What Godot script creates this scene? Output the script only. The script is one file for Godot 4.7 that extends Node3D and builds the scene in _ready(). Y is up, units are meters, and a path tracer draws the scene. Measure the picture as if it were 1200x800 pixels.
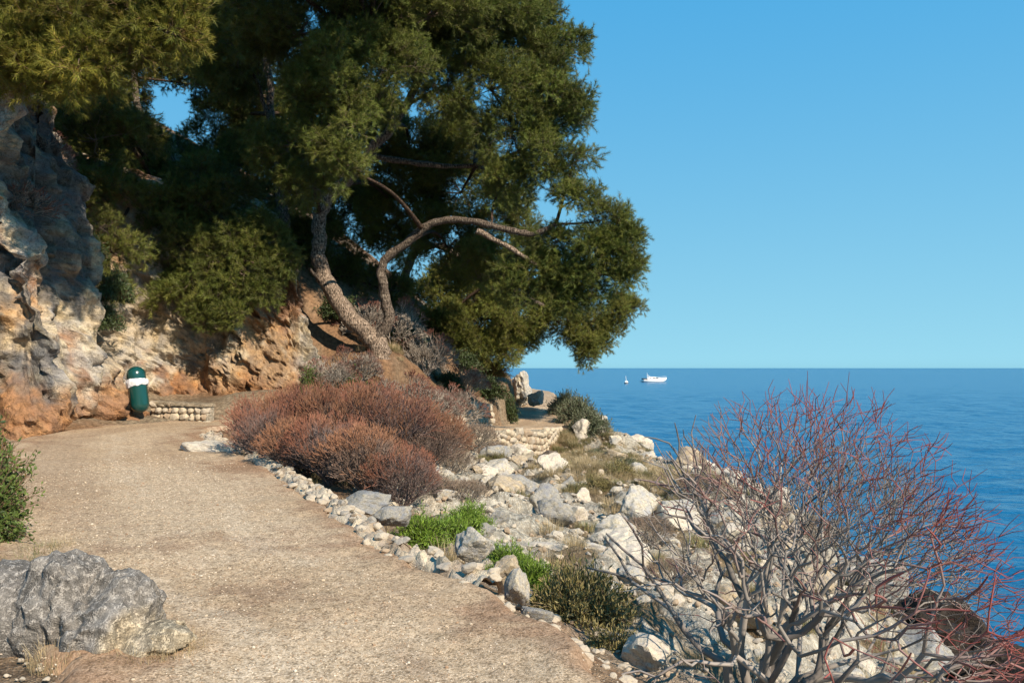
extends Node3D
# Coastal footpath under a limestone cliff with Aleppo pines; sea to the right.
# Distances are metres, the camera looks along -z; "d" below means distance along -z.

const EYE := 1.6
const SEA := -4.9
const F := 942.0
const GS := 0.25
const GX0 := -24.0
const GD0 := -8.0
const GNX := 176
const GND := 330

var rng := RandomNumberGenerator.new()
var cam: Camera3D
var cam_basis: Basis
var M := {}
var used := {}
var g_rbf := PackedFloat32Array()
var g_pd := PackedFloat32Array()
var g_ph := PackedFloat32Array()
var line := []            # dense path centre line: [Vector2(x, d), height, half width]
var n_big := FastNoiseLite.new()
var n_mid := FastNoiseLite.new()
var n_fine := FastNoiseLite.new()
var n_ridge := FastNoiseLite.new()
var n_cell := FastNoiseLite.new()
var n_block := FastNoiseLite.new()
var rock_meshes := []
var chunk_meshes := []

class Geo:
	var v := PackedVector3Array()
	var n := PackedVector3Array()
	var c := PackedColorArray()
	var uv := PackedVector2Array()
	var ix := PackedInt32Array()
	func tri(a: Vector3, b: Vector3, d: Vector3, col: Color) -> void:
		var nn := (d - a).cross(b - a).normalized()
		var s := v.size()
		v.append(a); v.append(b); v.append(d)
		n.append(nn); n.append(nn); n.append(nn)
		c.append(col); c.append(col); c.append(col)
		ix.append(s); ix.append(s + 1); ix.append(s + 2)
	func quad(a: Vector3, b: Vector3, d: Vector3, e: Vector3, col: Color) -> void:
		tri(a, b, d, col); tri(a, d, e, col)
	func box(lo: Vector3, hi: Vector3, col: Color) -> void:
		var p := []
		for k in 8:
			p.append(Vector3(hi.x if k & 1 else lo.x, hi.y if k & 2 else lo.y, hi.z if k & 4 else lo.z))
		quad(p[0], p[2], p[3], p[1], col); quad(p[5], p[7], p[6], p[4], col)
		quad(p[4], p[6], p[2], p[0], col); quad(p[1], p[3], p[7], p[5], col)
		quad(p[2], p[6], p[7], p[3], col); quad(p[4], p[0], p[1], p[5], col)
	func tube(pts: PackedVector3Array, rad: PackedFloat32Array, sides: int, c0: Color, c1: Color) -> void:
		var m := pts.size()
		var s0 := v.size()
		var side := Vector3.ZERO
		for i in m:
			var dir := (pts[mini(i + 1, m - 1)] - pts[maxi(i - 1, 0)]).normalized()
			if i == 0:
				side = dir.cross(Vector3(0.31, 0.2, 0.93)).normalized()
				if side.length() < 0.5: side = dir.cross(Vector3.UP).normalized()
			else:
				side = (side - dir * side.dot(dir)).normalized()
			var up := dir.cross(side)
			var col := c0.lerp(c1, float(i) / float(m - 1))
			for k in sides:
				var a := TAU * k / sides
				var o := side * cos(a) + up * sin(a)
				v.append(pts[i] + o * rad[i]); n.append(o); c.append(col)
		for i in m - 1:
			for k in sides:
				var a := s0 + i * sides + k
				var b := s0 + i * sides + (k + 1) % sides
				ix.append(a); ix.append(b); ix.append(a + sides)
				ix.append(b); ix.append(b + sides); ix.append(a + sides)
	func smooth() -> void:
		n.resize(v.size())
		n.fill(Vector3.ZERO)
		for i in range(0, ix.size(), 3):
			var a := ix[i]
			var b := ix[i + 1]
			var d := ix[i + 2]
			var nn := (v[d] - v[a]).cross(v[b] - v[a])
			n[a] += nn; n[b] += nn; n[d] += nn
		for i in n.size(): n[i] = n[i].normalized()
	# every face keeps most of its own normal, so that broken stone shows its facets
	func crisp(k: float) -> void:
		var v2 := PackedVector3Array(); var n2 := PackedVector3Array(); var c2 := PackedColorArray(); var i2 := PackedInt32Array()
		for i in range(0, ix.size(), 3):
			var fn := (v[ix[i + 2]] - v[ix[i]]).cross(v[ix[i + 1]] - v[ix[i]]).normalized()
			for e in 3:
				var q := ix[i + e]
				v2.append(v[q]); c2.append(c[q]); i2.append(i + e)
				n2.append(n[q].lerp(fn, k).normalized())
		v = v2; n = n2; c = c2; ix = i2
	func mesh() -> ArrayMesh:
		for i in range(0, ix.size(), 3):
			var a := ix[i]
			var b := ix[i + 1]
			var d := ix[i + 2]
			if (v[d] - v[a]).cross(v[b] - v[a]).dot(n[a] + n[b] + n[d]) < 0.0:
				ix[i + 1] = d; ix[i + 2] = b
		var arr := []
		arr.resize(Mesh.ARRAY_MAX)
		arr[Mesh.ARRAY_VERTEX] = v
		arr[Mesh.ARRAY_NORMAL] = n
		if c.size() == v.size(): arr[Mesh.ARRAY_COLOR] = c
		if uv.size() == v.size(): arr[Mesh.ARRAY_TEX_UV] = uv
		arr[Mesh.ARRAY_INDEX] = ix
		var me := ArrayMesh.new()
		me.add_surface_from_arrays(Mesh.PRIMITIVE_TRIANGLES, arr)
		return me

# ---------------------------------------------------------------- naming
func numbered(called: String) -> String:
	if not used.has(called):
		used[called] = 0
		return called
	used[called] += 1
	return "%s_%03d" % [called, used[called]]

func tag(o: Node, label: String, category: String, group := "", kind := "") -> void:
	if label != "": o.set_meta("label", label)
	if category != "": o.set_meta("category", category)
	if group != "": o.set_meta("group", group)
	if kind != "": o.set_meta("kind", kind)

func thing(called: String, at: Vector3, label: String, category: String, group := "") -> Node3D:
	var o := Node3D.new()
	o.name = numbered(called)
	add_child(o)
	o.position = at
	tag(o, label, category, group)
	return o

func part(called: String, me: Mesh, m: Material, parent: Node3D) -> MeshInstance3D:
	var o := MeshInstance3D.new()
	o.name = called
	o.mesh = me
	o.material_override = m
	parent.add_child(o, true)
	return o

func solo(called: String, me: Mesh, m: Material, at: Vector3, label: String, category: String, group := "", kind := "") -> MeshInstance3D:
	var o := MeshInstance3D.new()
	o.name = numbered(called)
	o.mesh = me
	o.material_override = m
	add_child(o)
	o.position = at
	tag(o, label, category, group, kind)
	return o

func multi(called: String, me: Mesh, m: Material, tr: Array, cols: Array, parent: Node3D) -> MultiMeshInstance3D:
	var mm := MultiMesh.new()
	mm.transform_format = MultiMesh.TRANSFORM_3D
	mm.use_colors = cols.size() > 0
	mm.mesh = me
	mm.instance_count = tr.size()
	for i in tr.size():
		mm.set_instance_transform(i, tr[i])
		if cols.size() > 0: mm.set_instance_color(i, cols[i])
	var o := MultiMeshInstance3D.new()
	o.name = numbered(called) if parent == self else called
	o.multimesh = mm
	o.material_override = m
	parent.add_child(o, true)
	return o

# ---------------------------------------------------------------- numbers
func W(px: float, py: float, d: float) -> Vector3:
	var r := cam_basis * Vector3((px - 600.0) / F, (400.0 - py) / F, -1.0)
	return Vector3(0, EYE, 0) + r * (d / -r.z)

func rv() -> Vector3:
	while true:
		var p := Vector3(rng.randf_range(-1, 1), rng.randf_range(-1, 1), rng.randf_range(-1, 1))
		var l := p.length()
		if l > 0.05 and l < 1.0: return p / l
	return Vector3.UP

func basis_up(dir: Vector3, roll: float) -> Basis:
	var y := dir.normalized()
	var x := y.cross(Vector3(0.2, 0.1, 0.97)).normalized()
	if x.length() < 0.5: x = Vector3.RIGHT
	return Basis(x, y, x.cross(y)).orthonormalized() * Basis(Vector3.UP, roll)

func catmull(p: Array, per: int) -> PackedVector3Array:
	var out := PackedVector3Array()
	for i in p.size() - 1:
		var a: Vector3 = p[maxi(i - 1, 0)]
		var b: Vector3 = p[i]
		var c: Vector3 = p[i + 1]
		var e: Vector3 = p[mini(i + 2, p.size() - 1)]
		for k in per:
			out.append(b.cubic_interpolate(c, a, e, float(k) / per))
	out.append(p[p.size() - 1])
	return out

func noise(o: FastNoiseLite, freq: float, oct: int, s: int, type := FastNoiseLite.TYPE_SIMPLEX_SMOOTH, frac := FastNoiseLite.FRACTAL_FBM) -> void:
	o.noise_type = type
	o.frequency = freq
	o.seed = s
	o.fractal_type = frac
	o.fractal_octaves = oct

func lin(r: float, g: float, b: float) -> Color:
	return Color(r, g, b)

# ---------------------------------------------------------------- textures and materials
func field(size: int, freq: float, oct: int, s: int, type := FastNoiseLite.TYPE_SIMPLEX_SMOOTH, frac := FastNoiseLite.FRACTAL_FBM) -> PackedByteArray:
	var f := FastNoiseLite.new()
	noise(f, freq, oct, s, type, frac)
	if type == FastNoiseLite.TYPE_CELLULAR:
		f.cellular_return_type = FastNoiseLite.RETURN_DISTANCE2_SUB
	var im := f.get_seamless_image(size, size)
	im.convert(Image.FORMAT_L8)
	return im.get_data()

func cells(size: int, freq: float, s: int) -> PackedByteArray:
	var f := FastNoiseLite.new()
	noise(f, freq, 1, s, FastNoiseLite.TYPE_CELLULAR, FastNoiseLite.FRACTAL_NONE)
	f.cellular_return_type = FastNoiseLite.RETURN_CELL_VALUE
	var im := f.get_seamless_image(size, size)
	im.convert(Image.FORMAT_L8)
	return im.get_data()

func tex_rgb(size: int, data: PackedByteArray) -> ImageTexture:
	return ImageTexture.create_from_image(Image.create_from_data(size, size, false, Image.FORMAT_RGB8, data))

func tex_l(size: int, data: PackedByteArray) -> ImageTexture:
	return ImageTexture.create_from_image(Image.create_from_data(size, size, false, Image.FORMAT_L8, data))

func smoothb(x: float, a: float, b: float) -> float:
	return smoothstep(a, b, x)

func surface(tex: Texture2D, height: Texture2D, hs: float, scale: float, rough: float, world := true) -> StandardMaterial3D:
	var m := StandardMaterial3D.new()
	m.albedo_texture = tex
	m.vertex_color_use_as_albedo = true
	m.roughness = rough
	m.metallic_specular = 0.3
	m.uv1_triplanar = true
	m.uv1_world_triplanar = world
	m.uv1_scale = Vector3.ONE * scale
	if height:
		m.heightmap_enabled = true
		m.heightmap_texture = height
		m.heightmap_scale = hs
	return m

func plain(rough: float, spec := 0.3) -> StandardMaterial3D:
	var m := StandardMaterial3D.new()
	m.vertex_color_use_as_albedo = true
	m.roughness = rough
	m.metallic_specular = spec
	return m

func paint(col: Color, rough: float, spec := 0.5) -> StandardMaterial3D:
	var m := StandardMaterial3D.new()
	m.albedo_color = col.linear_to_srgb()
	m.roughness = rough
	m.metallic_specular = spec
	return m

func make_materials() -> void:
	var S := 512
	var px := S * S
	# limestone: pale body, grey lichen blotches, dark pits
	var a := field(S, 0.006, 5, 11)
	var b := field(S, 0.02, 4, 12)
	var c := field(S, 0.08, 3, 13)
	var e := field(S, 0.03, 2, 14, FastNoiseLite.TYPE_CELLULAR)
	var col := PackedByteArray(); col.resize(px * 3)
	var hh := PackedByteArray(); hh.resize(px)
	var col2 := PackedByteArray(); col2.resize(px * 3)
	for i in px:
		var A := a[i] / 255.0
		var B := b[i] / 255.0
		var C := c[i] / 255.0
		var E := e[i] / 255.0
		var lichen := smoothb(B * 0.6 + A * 0.4, 0.52, 0.66) * 0.55
		var pit := smoothb(C, 0.66, 0.8)
		var crack := 1.0 - smoothb(E, 0.02, 0.10)
		var k := 0.80 + 0.30 * (C - 0.5) + 0.30 * (A - 0.5)
		k *= 1.0 - 0.42 * lichen
		k *= 1.0 - 0.5 * pit
		k *= 1.0 - 0.25 * crack
		var warm := (A - 0.5) * 0.25
		col[i * 3] = int(clampf(k * (1.0 + warm * 0.4), 0, 1) * 255)
		col[i * 3 + 1] = int(clampf(k, 0, 1) * 255)
		col[i * 3 + 2] = int(clampf(k * (1.0 - warm) , 0, 1) * 255)
		hh[i] = int(clampf(0.55 + 0.5 * (B - 0.5) + 0.45 * (C - 0.5) - 0.25 * pit - 0.22 * crack, 0, 1) * 255)
		# weathered dark grey boulder with white lichen spots
		var spot := smoothb(B * 0.55 + C * 0.45, 0.555, 0.66)
		var k2 := 0.52 + 0.45 * (C - 0.5) + 0.35 * (A - 0.5)
		k2 *= 1.0 - 0.55 * pit
		k2 = lerpf(k2, 0.92, spot * 0.85)
		col2[i * 3] = int(clampf(k2 * 1.0, 0, 1) * 255)
		col2[i * 3 + 1] = int(clampf(k2 * 0.985, 0, 1) * 255)
		col2[i * 3 + 2] = int(clampf(k2 * 0.97, 0, 1) * 255)
	var col3 := PackedByteArray(); col3.resize(px * 3)
	for i in px:
		var A := a[i] / 255.0
		var C := c[i] / 255.0
		var B := b[i] / 255.0
		var k3 := 0.90 + 0.22 * (C - 0.5) + 0.18 * (A - 0.5)
		k3 *= 1.0 - 0.35 * smoothb(C, 0.66, 0.8)
		k3 *= 1.0 - 0.18 * smoothb(B, 0.58, 0.70)
		col3[i * 3] = int(clampf(k3, 0, 1) * 255)
		col3[i * 3 + 1] = int(clampf(k3 * 0.985, 0, 1) * 255)
		col3[i * 3 + 2] = int(clampf(k3 * (0.97 - 0.1 * (A - 0.5)), 0, 1) * 255)
	var t_pale := tex_rgb(S, col3)
	var t_rock := tex_rgb(S, col)
	var h_rock := tex_l(S, hh)
	var t_boulder := tex_rgb(S, col2)
	M.rock = surface(t_rock, h_rock, 1.1, 0.9, 0.92, false)
	M.rock.albedo_color = lin(0.80, 0.73, 0.62).linear_to_srgb()
	M.rock_pale = surface(t_pale, h_rock, 1.1, 0.9, 0.92, false)
	M.rock_pale.albedo_color = lin(0.70, 0.635, 0.535).linear_to_srgb()
	M.mortar = surface(t_pale, h_rock, 2.0, 2.2, 0.95, true)
	M.pebble_pale = surface(t_pale, null, 0.0, 0.9, 0.95, false)
	M.pebble_pale.albedo_color = lin(0.58, 0.51, 0.41).linear_to_srgb()
	M.pebble_grey = surface(t_pale, null, 0.0, 0.9, 0.95, false)
	M.pebble_grey.albedo_color = lin(0.42, 0.385, 0.335).linear_to_srgb()
	M.pebble_tan = surface(t_pale, null, 0.0, 0.9, 0.95, false)
	M.pebble_tan.albedo_color = lin(0.46, 0.36, 0.26).linear_to_srgb()
	M.rock_grey = surface(t_rock, h_rock, 1.1, 1.1, 0.92, false)
	M.rock_grey.albedo_color = lin(0.55, 0.52, 0.47).linear_to_srgb()
	M.rock_warm = surface(t_rock, h_rock, 1.1, 0.8, 0.92, false)
	M.rock_warm.albedo_color = lin(0.74, 0.60, 0.43).linear_to_srgb()
	M.rock_brown = surface(t_rock, h_rock, 1.1, 1.0, 0.9, false)
	M.rock_brown.albedo_color = lin(0.26, 0.20, 0.15).linear_to_srgb()
	M.rock_dark = surface(t_rock, h_rock, 5.0, 1.4, 0.75, false)
	M.rock_dark.albedo_color = lin(0.075, 0.055, 0.042).linear_to_srgb()
	M.boulder = surface(t_boulder, h_rock, 1.4, 1.3, 0.92, false)
	M.cliff = surface(t_rock, h_rock, 6.0, 0.55, 0.93, true)
	M.wall_stone = surface(t_pale, null, 0.0, 1.6, 0.92, false)
	M.wall_stone.albedo_color = lin(0.64, 0.55, 0.42).linear_to_srgb()
	# soil
	var p1 := field(S, 0.02, 5, 21)
	var p2 := cells(S, 0.17, 22)
	var p3 := field(S, 0.17, 1, 22, FastNoiseLite.TYPE_CELLULAR, FastNoiseLite.FRACTAL_NONE)
	var p4 := field(S, 0.22, 2, 24)
	var p5 := cells(S, 0.38, 25)
	var cp := PackedByteArray(); cp.resize(px * 3)
	var hp := PackedByteArray(); hp.resize(px)
	var cs := PackedByteArray(); cs.resize(px * 3)
	for i in px:
		var A := p1[i] / 255.0
		var cell := p2[i] / 255.0
		var edge := p3[i] / 255.0
		var fine := p4[i] / 255.0
		var cell2 := p5[i] / 255.0
		# gravelled path: grains of different tone
		var k := 0.80 + 0.22 * (A - 0.5) + 0.22 * (cell2 - 0.5) + 0.20 * (fine - 0.5)
		if cell > 0.72: k *= 1.10
		elif cell < 0.20: k *= 0.78
		k *= 1.0 - 0.14 * (1.0 - smoothb(edge, 0.0, 0.12))
		cp[i * 3] = int(clampf(k * 1.0, 0, 1) * 255)
		cp[i * 3 + 1] = int(clampf(k * (0.985 + 0.04 * (cell - 0.5)), 0, 1) * 255)
		cp[i * 3 + 2] = int(clampf(k * (0.97 + 0.10 * (cell - 0.5)), 0, 1) * 255)
		hp[i] = int(clampf(0.4 + 0.35 * (cell - 0.5) + 0.25 * smoothb(edge, 0.0, 0.25) + 0.3 * (A - 0.5) + 0.2 * (cell2 - 0.5), 0, 1) * 255)
		var s := 0.74 + 0.55 * (A - 0.5) + 0.30 * (fine - 0.5) + 0.20 * (cell2 - 0.5)
		if cell > 0.80: s *= 1.25
		cs[i * 3] = int(clampf(s, 0, 1) * 255)
		cs[i * 3 + 1] = int(clampf(s * (0.97 + 0.06 * cell), 0, 1) * 255)
		cs[i * 3 + 2] = int(clampf(s * (0.92 + 0.14 * cell), 0, 1) * 255)
	var h_soil := tex_l(S, hp)
	M.path = surface(tex_rgb(S, cp), h_soil, 0.45, 1.0, 0.95, true)
	M.soil = surface(tex_rgb(S, cs), h_soil, 3.0, 0.7, 0.97, true)
	# bark: fissured plates
	var b1 := field(256, 0.03, 3, 31)
	var b2 := field(256, 0.05, 1, 32, FastNoiseLite.TYPE_CELLULAR, FastNoiseLite.FRACTAL_NONE)
	var cb := PackedByteArray(); cb.resize(65536 * 3)
	var hb := PackedByteArray(); hb.resize(65536)
	for i in 65536:
		var A := b1[i] / 255.0
		var E := smoothb(b2[i] / 255.0, 0.02, 0.22)
		var k := (0.40 + 0.5 * E) * (0.62 + 1.1 * (A - 0.3))
		cb[i * 3] = int(clampf(k, 0, 1) * 255)
		cb[i * 3 + 1] = int(clampf(k * 0.95, 0, 1) * 255)
		cb[i * 3 + 2] = int(clampf(k * 0.9, 0, 1) * 255)
		hb[i] = int(clampf(E * 0.7 + A * 0.3, 0, 1) * 255)
	M.bark = surface(tex_rgb(256, cb), tex_l(256, hb), 3.0, 1.6, 0.95, false)
	M.bark.uv1_scale = Vector3(2.4, 0.8, 2.4)
	M.twig = plain(0.75)
	M.leaf = plain(0.5, 0.4)
	M.leaf.backlight_enabled = true
	M.leaf.backlight = Color(0.35, 0.4, 0.15)
	M.leaf.cull_mode = BaseMaterial3D.CULL_DISABLED
	M.needle = plain(0.55, 0.35)
	M.needle.backlight_enabled = true
	M.needle.backlight = Color(0.28, 0.3, 0.1)
	M.needle.cull_mode = BaseMaterial3D.CULL_DISABLED
	# water
	var w1 := field(512, 0.012, 5, 41)
	var wi := Image.create_from_data(512, 512, false, Image.FORMAT_L8, w1)
	wi.convert(Image.FORMAT_RGBA8)
	wi.bump_map_to_normal_map(7.0)
	var wm := StandardMaterial3D.new()
	wm.albedo_color = lin(0.005, 0.095, 0.215).linear_to_srgb()
	wm.roughness = 0.21
	wm.metallic_specular = 0.34
	wm.normal_enabled = true
	wm.normal_texture = ImageTexture.create_from_image(wi)
	wm.normal_scale = 1.3
	M.water = wm
	M.bin = paint(lin(0.006, 0.055, 0.050), 0.25)
	M.bin.clearcoat_enabled = true
	M.bin.clearcoat = 0.5
	M.bin.clearcoat_roughness = 0.15
	M.bag = paint(lin(0.78, 0.77, 0.80), 0.45)
	M.bag.backlight_enabled = true
	M.bag.backlight = Color(0.3, 0.3, 0.3)
	M.iron = paint(lin(0.05, 0.028, 0.02), 0.7)
	M.hole = paint(lin(0.01, 0.01, 0.01), 0.9)
	M.gelcoat = paint(lin(0.80, 0.80, 0.78), 0.3)
	M.boat_glass = paint(lin(0.02, 0.025, 0.03), 0.08)
	M.boat_dark = paint(lin(0.03, 0.035, 0.05), 0.5)
	M.boat_stripe = paint(lin(0.55, 0.42, 0.34), 0.4)

# ---------------------------------------------------------------- terrain
func build_fields() -> void:
	# path centre: x, d, height, half width
	var pc := [[0.0, -7.0, -0.15, 1.7], [-0.25, -2.0, -0.05, 1.4], [-0.42, 1.5, 0.02, 1.3], [-0.55, 3.2, 0.06, 1.22], [-1.12, 4.6, 0.09, 1.26], [-2.3, 6.0, 0.12, 1.4], [-3.55, 8.0, 0.16, 1.6], [-4.9, 10.3, 0.2, 1.75],
		[-6.5, 13.0, 0.26, 1.65], [-7.5, 15.4, 0.31, 1.5], [-7.4, 17.4, 0.34, 1.2], [-6.2, 19.2, 0.3, 1.1], [-4.2, 21.5, 0.1, 1.1], [-2.2, 24.5, -0.2, 1.1],
		[-0.2, 28.5, -0.5, 1.15], [1.0, 33.0, -0.72, 1.2], [1.35, 37.0, -0.4, 1.15], [1.2, 41.0, -0.08, 1.1], [1.4, 45.0, 0.1, 1.0], [1.2, 50.0, 0.15, 1.0], [0.0, 56.0, 0.2, 1.0]]
	for i in pc.size() - 1:
		var q := [pc[maxi(i - 1, 0)], pc[i], pc[i + 1], pc[mini(i + 2, pc.size() - 1)]]
		for k in 9:
			var t := k / 9.0
			var o := []
			for j in 4: o.append(cubic_interpolate(q[1][j], q[2][j], q[0][j], q[3][j], t))
			line.append([Vector2(o[0], o[1]), o[2], o[3]])
	# heights away from the path (x, d, h)
	var P := [[1.6, 5.5, -0.73], [0.8, 4.4, -0.25], [0.8, 7.5, -0.56], [0.5, 9.5, -0.52], [0.0, 12.0, -0.58], [-0.7, 16.0, -0.62], [-2.1, 20.0, -0.35],
		[0.55, 13.0, -0.75], [1.5, 14.0, -0.92], [2.5, 12.0, -1.2], [2.5, 9.5, -1.12], [3.3, 9.0, -1.45], [5.1, 12.0, -1.6], [3.7, 35.0, -0.85], [4.8, 30.0, -1.23],
		[5.9, 24.0, -1.43], [5.75, 19.0, -1.47], [5.7, 15.0, -1.45], [5.4, 12.5, -1.85], [5.2, 9.0, -2.3], [4.3, 5.0, -2.4], [3.0, 3.0, -1.6], [2.6, 1.0, -1.3], [2.8, -4.0, -1.5], [5, -4, -4], [7, 2, -5.6], [8.5, -6, -7],
		[3.2, 20.0, -1.14], [2.76, 26.0, -1.4], [1.0, 24.0, -1.35], [0.9, 27.5, -1.75], [-0.9, 22.0, -0.95], [-1.8, 17.0, -0.2], [-1.2, 14.0, -0.33], [-1.3, 10.5, -0.28], [-2.2, 12.0, -0.02], [-3.4, 16.0, 0.1], [-3.2, 18.5, 0.0],
		[7.3, 13, -4.2], [8.3, 16.5, -4.6], [6.6, 9, -4.6], [9.2, 17, -6.3], [8.0, 10, -6.5], [8.0, 21, -5.3], [8.2, 27, -5.5], [7.0, 34, -5.0], [8.6, 36, -7], [5.2, 41, -4.5], [7, 45, -7], [3.4, 42, -1.8], [3.6, 50, -4.5], [5, 58, -7], [2.5, 62, -6], [-2, 70, -4], [10, 24, -7.5], [10, 30, -7.5], [11, 10, -8], [11, 18, -8], [10, 4, -8],
		[-9.8, 20.8, 0.75], [-8.3, 20.6, 0.55], [-7.3, 21.6, 0.95], [-6.2, 22.0, 1.0], [-5.0, 22.8, 0.9], [-9.5, 22.6, 0.9], [-8.0, 23.0, 0.9], [-6.6, 23.4, 0.9], [-5.6, 24.2, 1.1], [-8.5, 24.4, 1.4], [-6.6, 24.8, 1.5], [-11.4, 22, 1.2], [-4.2, 24.9, 2.15], [-3.0, 26.0, 1.6], [-2.6, 27.8, 1.0], [-2.1, 30, 1.0], [-1.2, 32.5, 0.7], [-0.4, 36, 1.1], [-0.3, 40, 1.2], [-5.6, 26.4, 2.8], [-8, 27, 5.0], [-11.0, 25, 5.0], [-13, 25, 6.5], [-6, 31, 5.5], [-3, 35, 3.3], [-2, 42, 2.8], [-3, 50, 3.0], [-8, 40, 8], [-14, 32, 11], [-18, 45, 14], [-10, 60, 8], [-16, 66, 12],
		[-10.8, 18.0, 1.0], [-11.5, 16.5, 1.5], [-10.4, 14.2, 0.5], [-9.6, 12.2, 0.36], [-7.4, 9.4, 0.3], [-6.0, 7.2, 0.28], [-4.6, 5.6, 0.2], [-3.2, 3.8, 0.12], [-3.6, 0, 0.15], [-7, 4, 0.7], [-9, 8, 1.2], [-12, 11, 2.5], [-16, 8, 5], [-14, 0, 4], [-18, 16, 8], [-20, 24, 11], [-8, -6, 0.8]]
	var m := P.size()
	var A := []
	for i in m:
		var row := PackedFloat64Array(); row.resize(m + 4)
		for j in m:
			row[j] = kern(P[i][0] - P[j][0], P[i][1] - P[j][1])
		row[i] += 0.02
		row[m] = 1.0; row[m + 1] = P[i][0]; row[m + 2] = P[i][1]; row[m + 3] = P[i][2]
		A.append(row)
	for q in 3:
		var row := PackedFloat64Array(); row.resize(m + 4)
		for j in m: row[j] = [1.0, P[j][0], P[j][1]][q]
		A.append(row)
	var nn := m + 3
	for i in nn:
		var best := i
		for r in range(i + 1, nn):
			if absf(A[r][i]) > absf(A[best][i]): best = r
		var tmp = A[i]; A[i] = A[best]; A[best] = tmp
		var pr: PackedFloat64Array = A[i]
		for r in range(i + 1, nn):
			var rr: PackedFloat64Array = A[r]
			var f := rr[i] / pr[i]
			if f != 0.0:
				for k in range(i, nn + 1): rr[k] -= f * pr[k]
				A[r] = rr
	var w := PackedFloat64Array(); w.resize(nn)
	for i in range(nn - 1, -1, -1):
		var s: float = A[i][nn]
		for k in range(i + 1, nn): s -= A[i][k] * w[k]
		w[i] = s / A[i][i]
	# coarse RBF on every other node, then filled in
	g_rbf.resize(GNX * GND); g_pd.resize(GNX * GND); g_ph.resize(GNX * GND)
	var xs := PackedFloat32Array(); var ds := PackedFloat32Array()
	for p in P: xs.append(p[0]); ds.append(p[1])
	for j in GND:
		for i in GNX:
			if (i & 1) or (j & 1): continue
			var x := GX0 + i * GS
			var d := GD0 + j * GS
			var s := w[m] + w[m + 1] * x + w[m + 2] * d
			for k in m:
				var dx := x - xs[k]
				var dd := d - ds[k]
				s += w[k] * sqrt(dx * dx + dd * dd + 0.04)
			g_rbf[j * GNX + i] = s
	for j in GND:
		for i in GNX:
			if not ((i & 1) or (j & 1)): continue
			var i0 := i - (i & 1)
			var j0 := j - (j & 1)
			var i1 := mini(i0 + 2 * (i & 1), GNX - 2)
			var j1 := mini(j0 + 2 * (j & 1), GND - 2)
			g_rbf[j * GNX + i] = 0.25 * (g_rbf[j0 * GNX + i0] + g_rbf[j0 * GNX + i1] + g_rbf[j1 * GNX + i0] + g_rbf[j1 * GNX + i1])
	# signed distance to the path's edge: negative inside; height of the path there
	var lx := PackedFloat32Array(); var ld := PackedFloat32Array()
	for l in line: lx.append(l[0].x); ld.append(l[0].y)
	for j in GND:
		var d := GD0 + j * GS
		for i in GNX:
			var x := GX0 + i * GS
			var best := 1e9
			var at := 0
			for k in lx.size():
				var dx := x - lx[k]
				var dd := d - ld[k]
				var q := dx * dx + dd * dd
				if q < best: best = q; at = k
			g_pd[j * GNX + i] = sqrt(best) - line[at][2]
			g_ph[j * GNX + i] = line[at][1]

func kern(dx: float, dd: float) -> float:
	return sqrt(dx * dx + dd * dd + 0.04)

func samp(g: PackedFloat32Array, x: float, d: float) -> float:
	var u := clampf((x - GX0) / GS, 0.0, GNX - 1.001)
	var t := clampf((d - GD0) / GS, 0.0, GND - 1.001)
	var i := int(u)
	var j := int(t)
	u -= i; t -= j
	var o := j * GNX + i
	return lerpf(lerpf(g[o], g[o + 1], u), lerpf(g[o + GNX], g[o + GNX + 1], u), t)

func rocky(x: float, d: float) -> float:
	# 1 on the seaward rockfall, 0 inland
	var pd := samp(g_pd, x, d)
	if pd < 0.2: return 0.0
	var edge := -0.2 - 0.45 * maxf(d - 5.0, 0.0) if d < 14.0 else lerpf(-4.2, 2.2, clampf((d - 16.0) / 16.0, 0, 1))
	return smoothstep(0.0, 2.0, x - edge) * smoothstep(0.2, 1.2, pd)

func H(x: float, d: float) -> float:
	var pd := samp(g_pd, x, d)
	var ph := samp(g_ph, x, d)
	var base := samp(g_rbf, x, d)
	var r := rocky(x, d)
	base += n_mid.get_noise_2d(x, d) * (0.06 + 0.20 * r) + n_fine.get_noise_2d(x, d) * (0.025 + 0.05 * r)
	if r > 0.01:
		base += r * 0.26 * (0.5 - absf(n_ridge.get_noise_2d(x * 1.3, d * 1.3)) * 1.6)
	var bw := 0.55 if d < 21.0 else 0.22
	var w := smoothstep(-0.05, bw, pd)
	return lerpf(ph - 0.05, base, w)

func ground_at(x: float, d: float) -> Vector3:
	return Vector3(x, H(x, d), -d)

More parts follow.
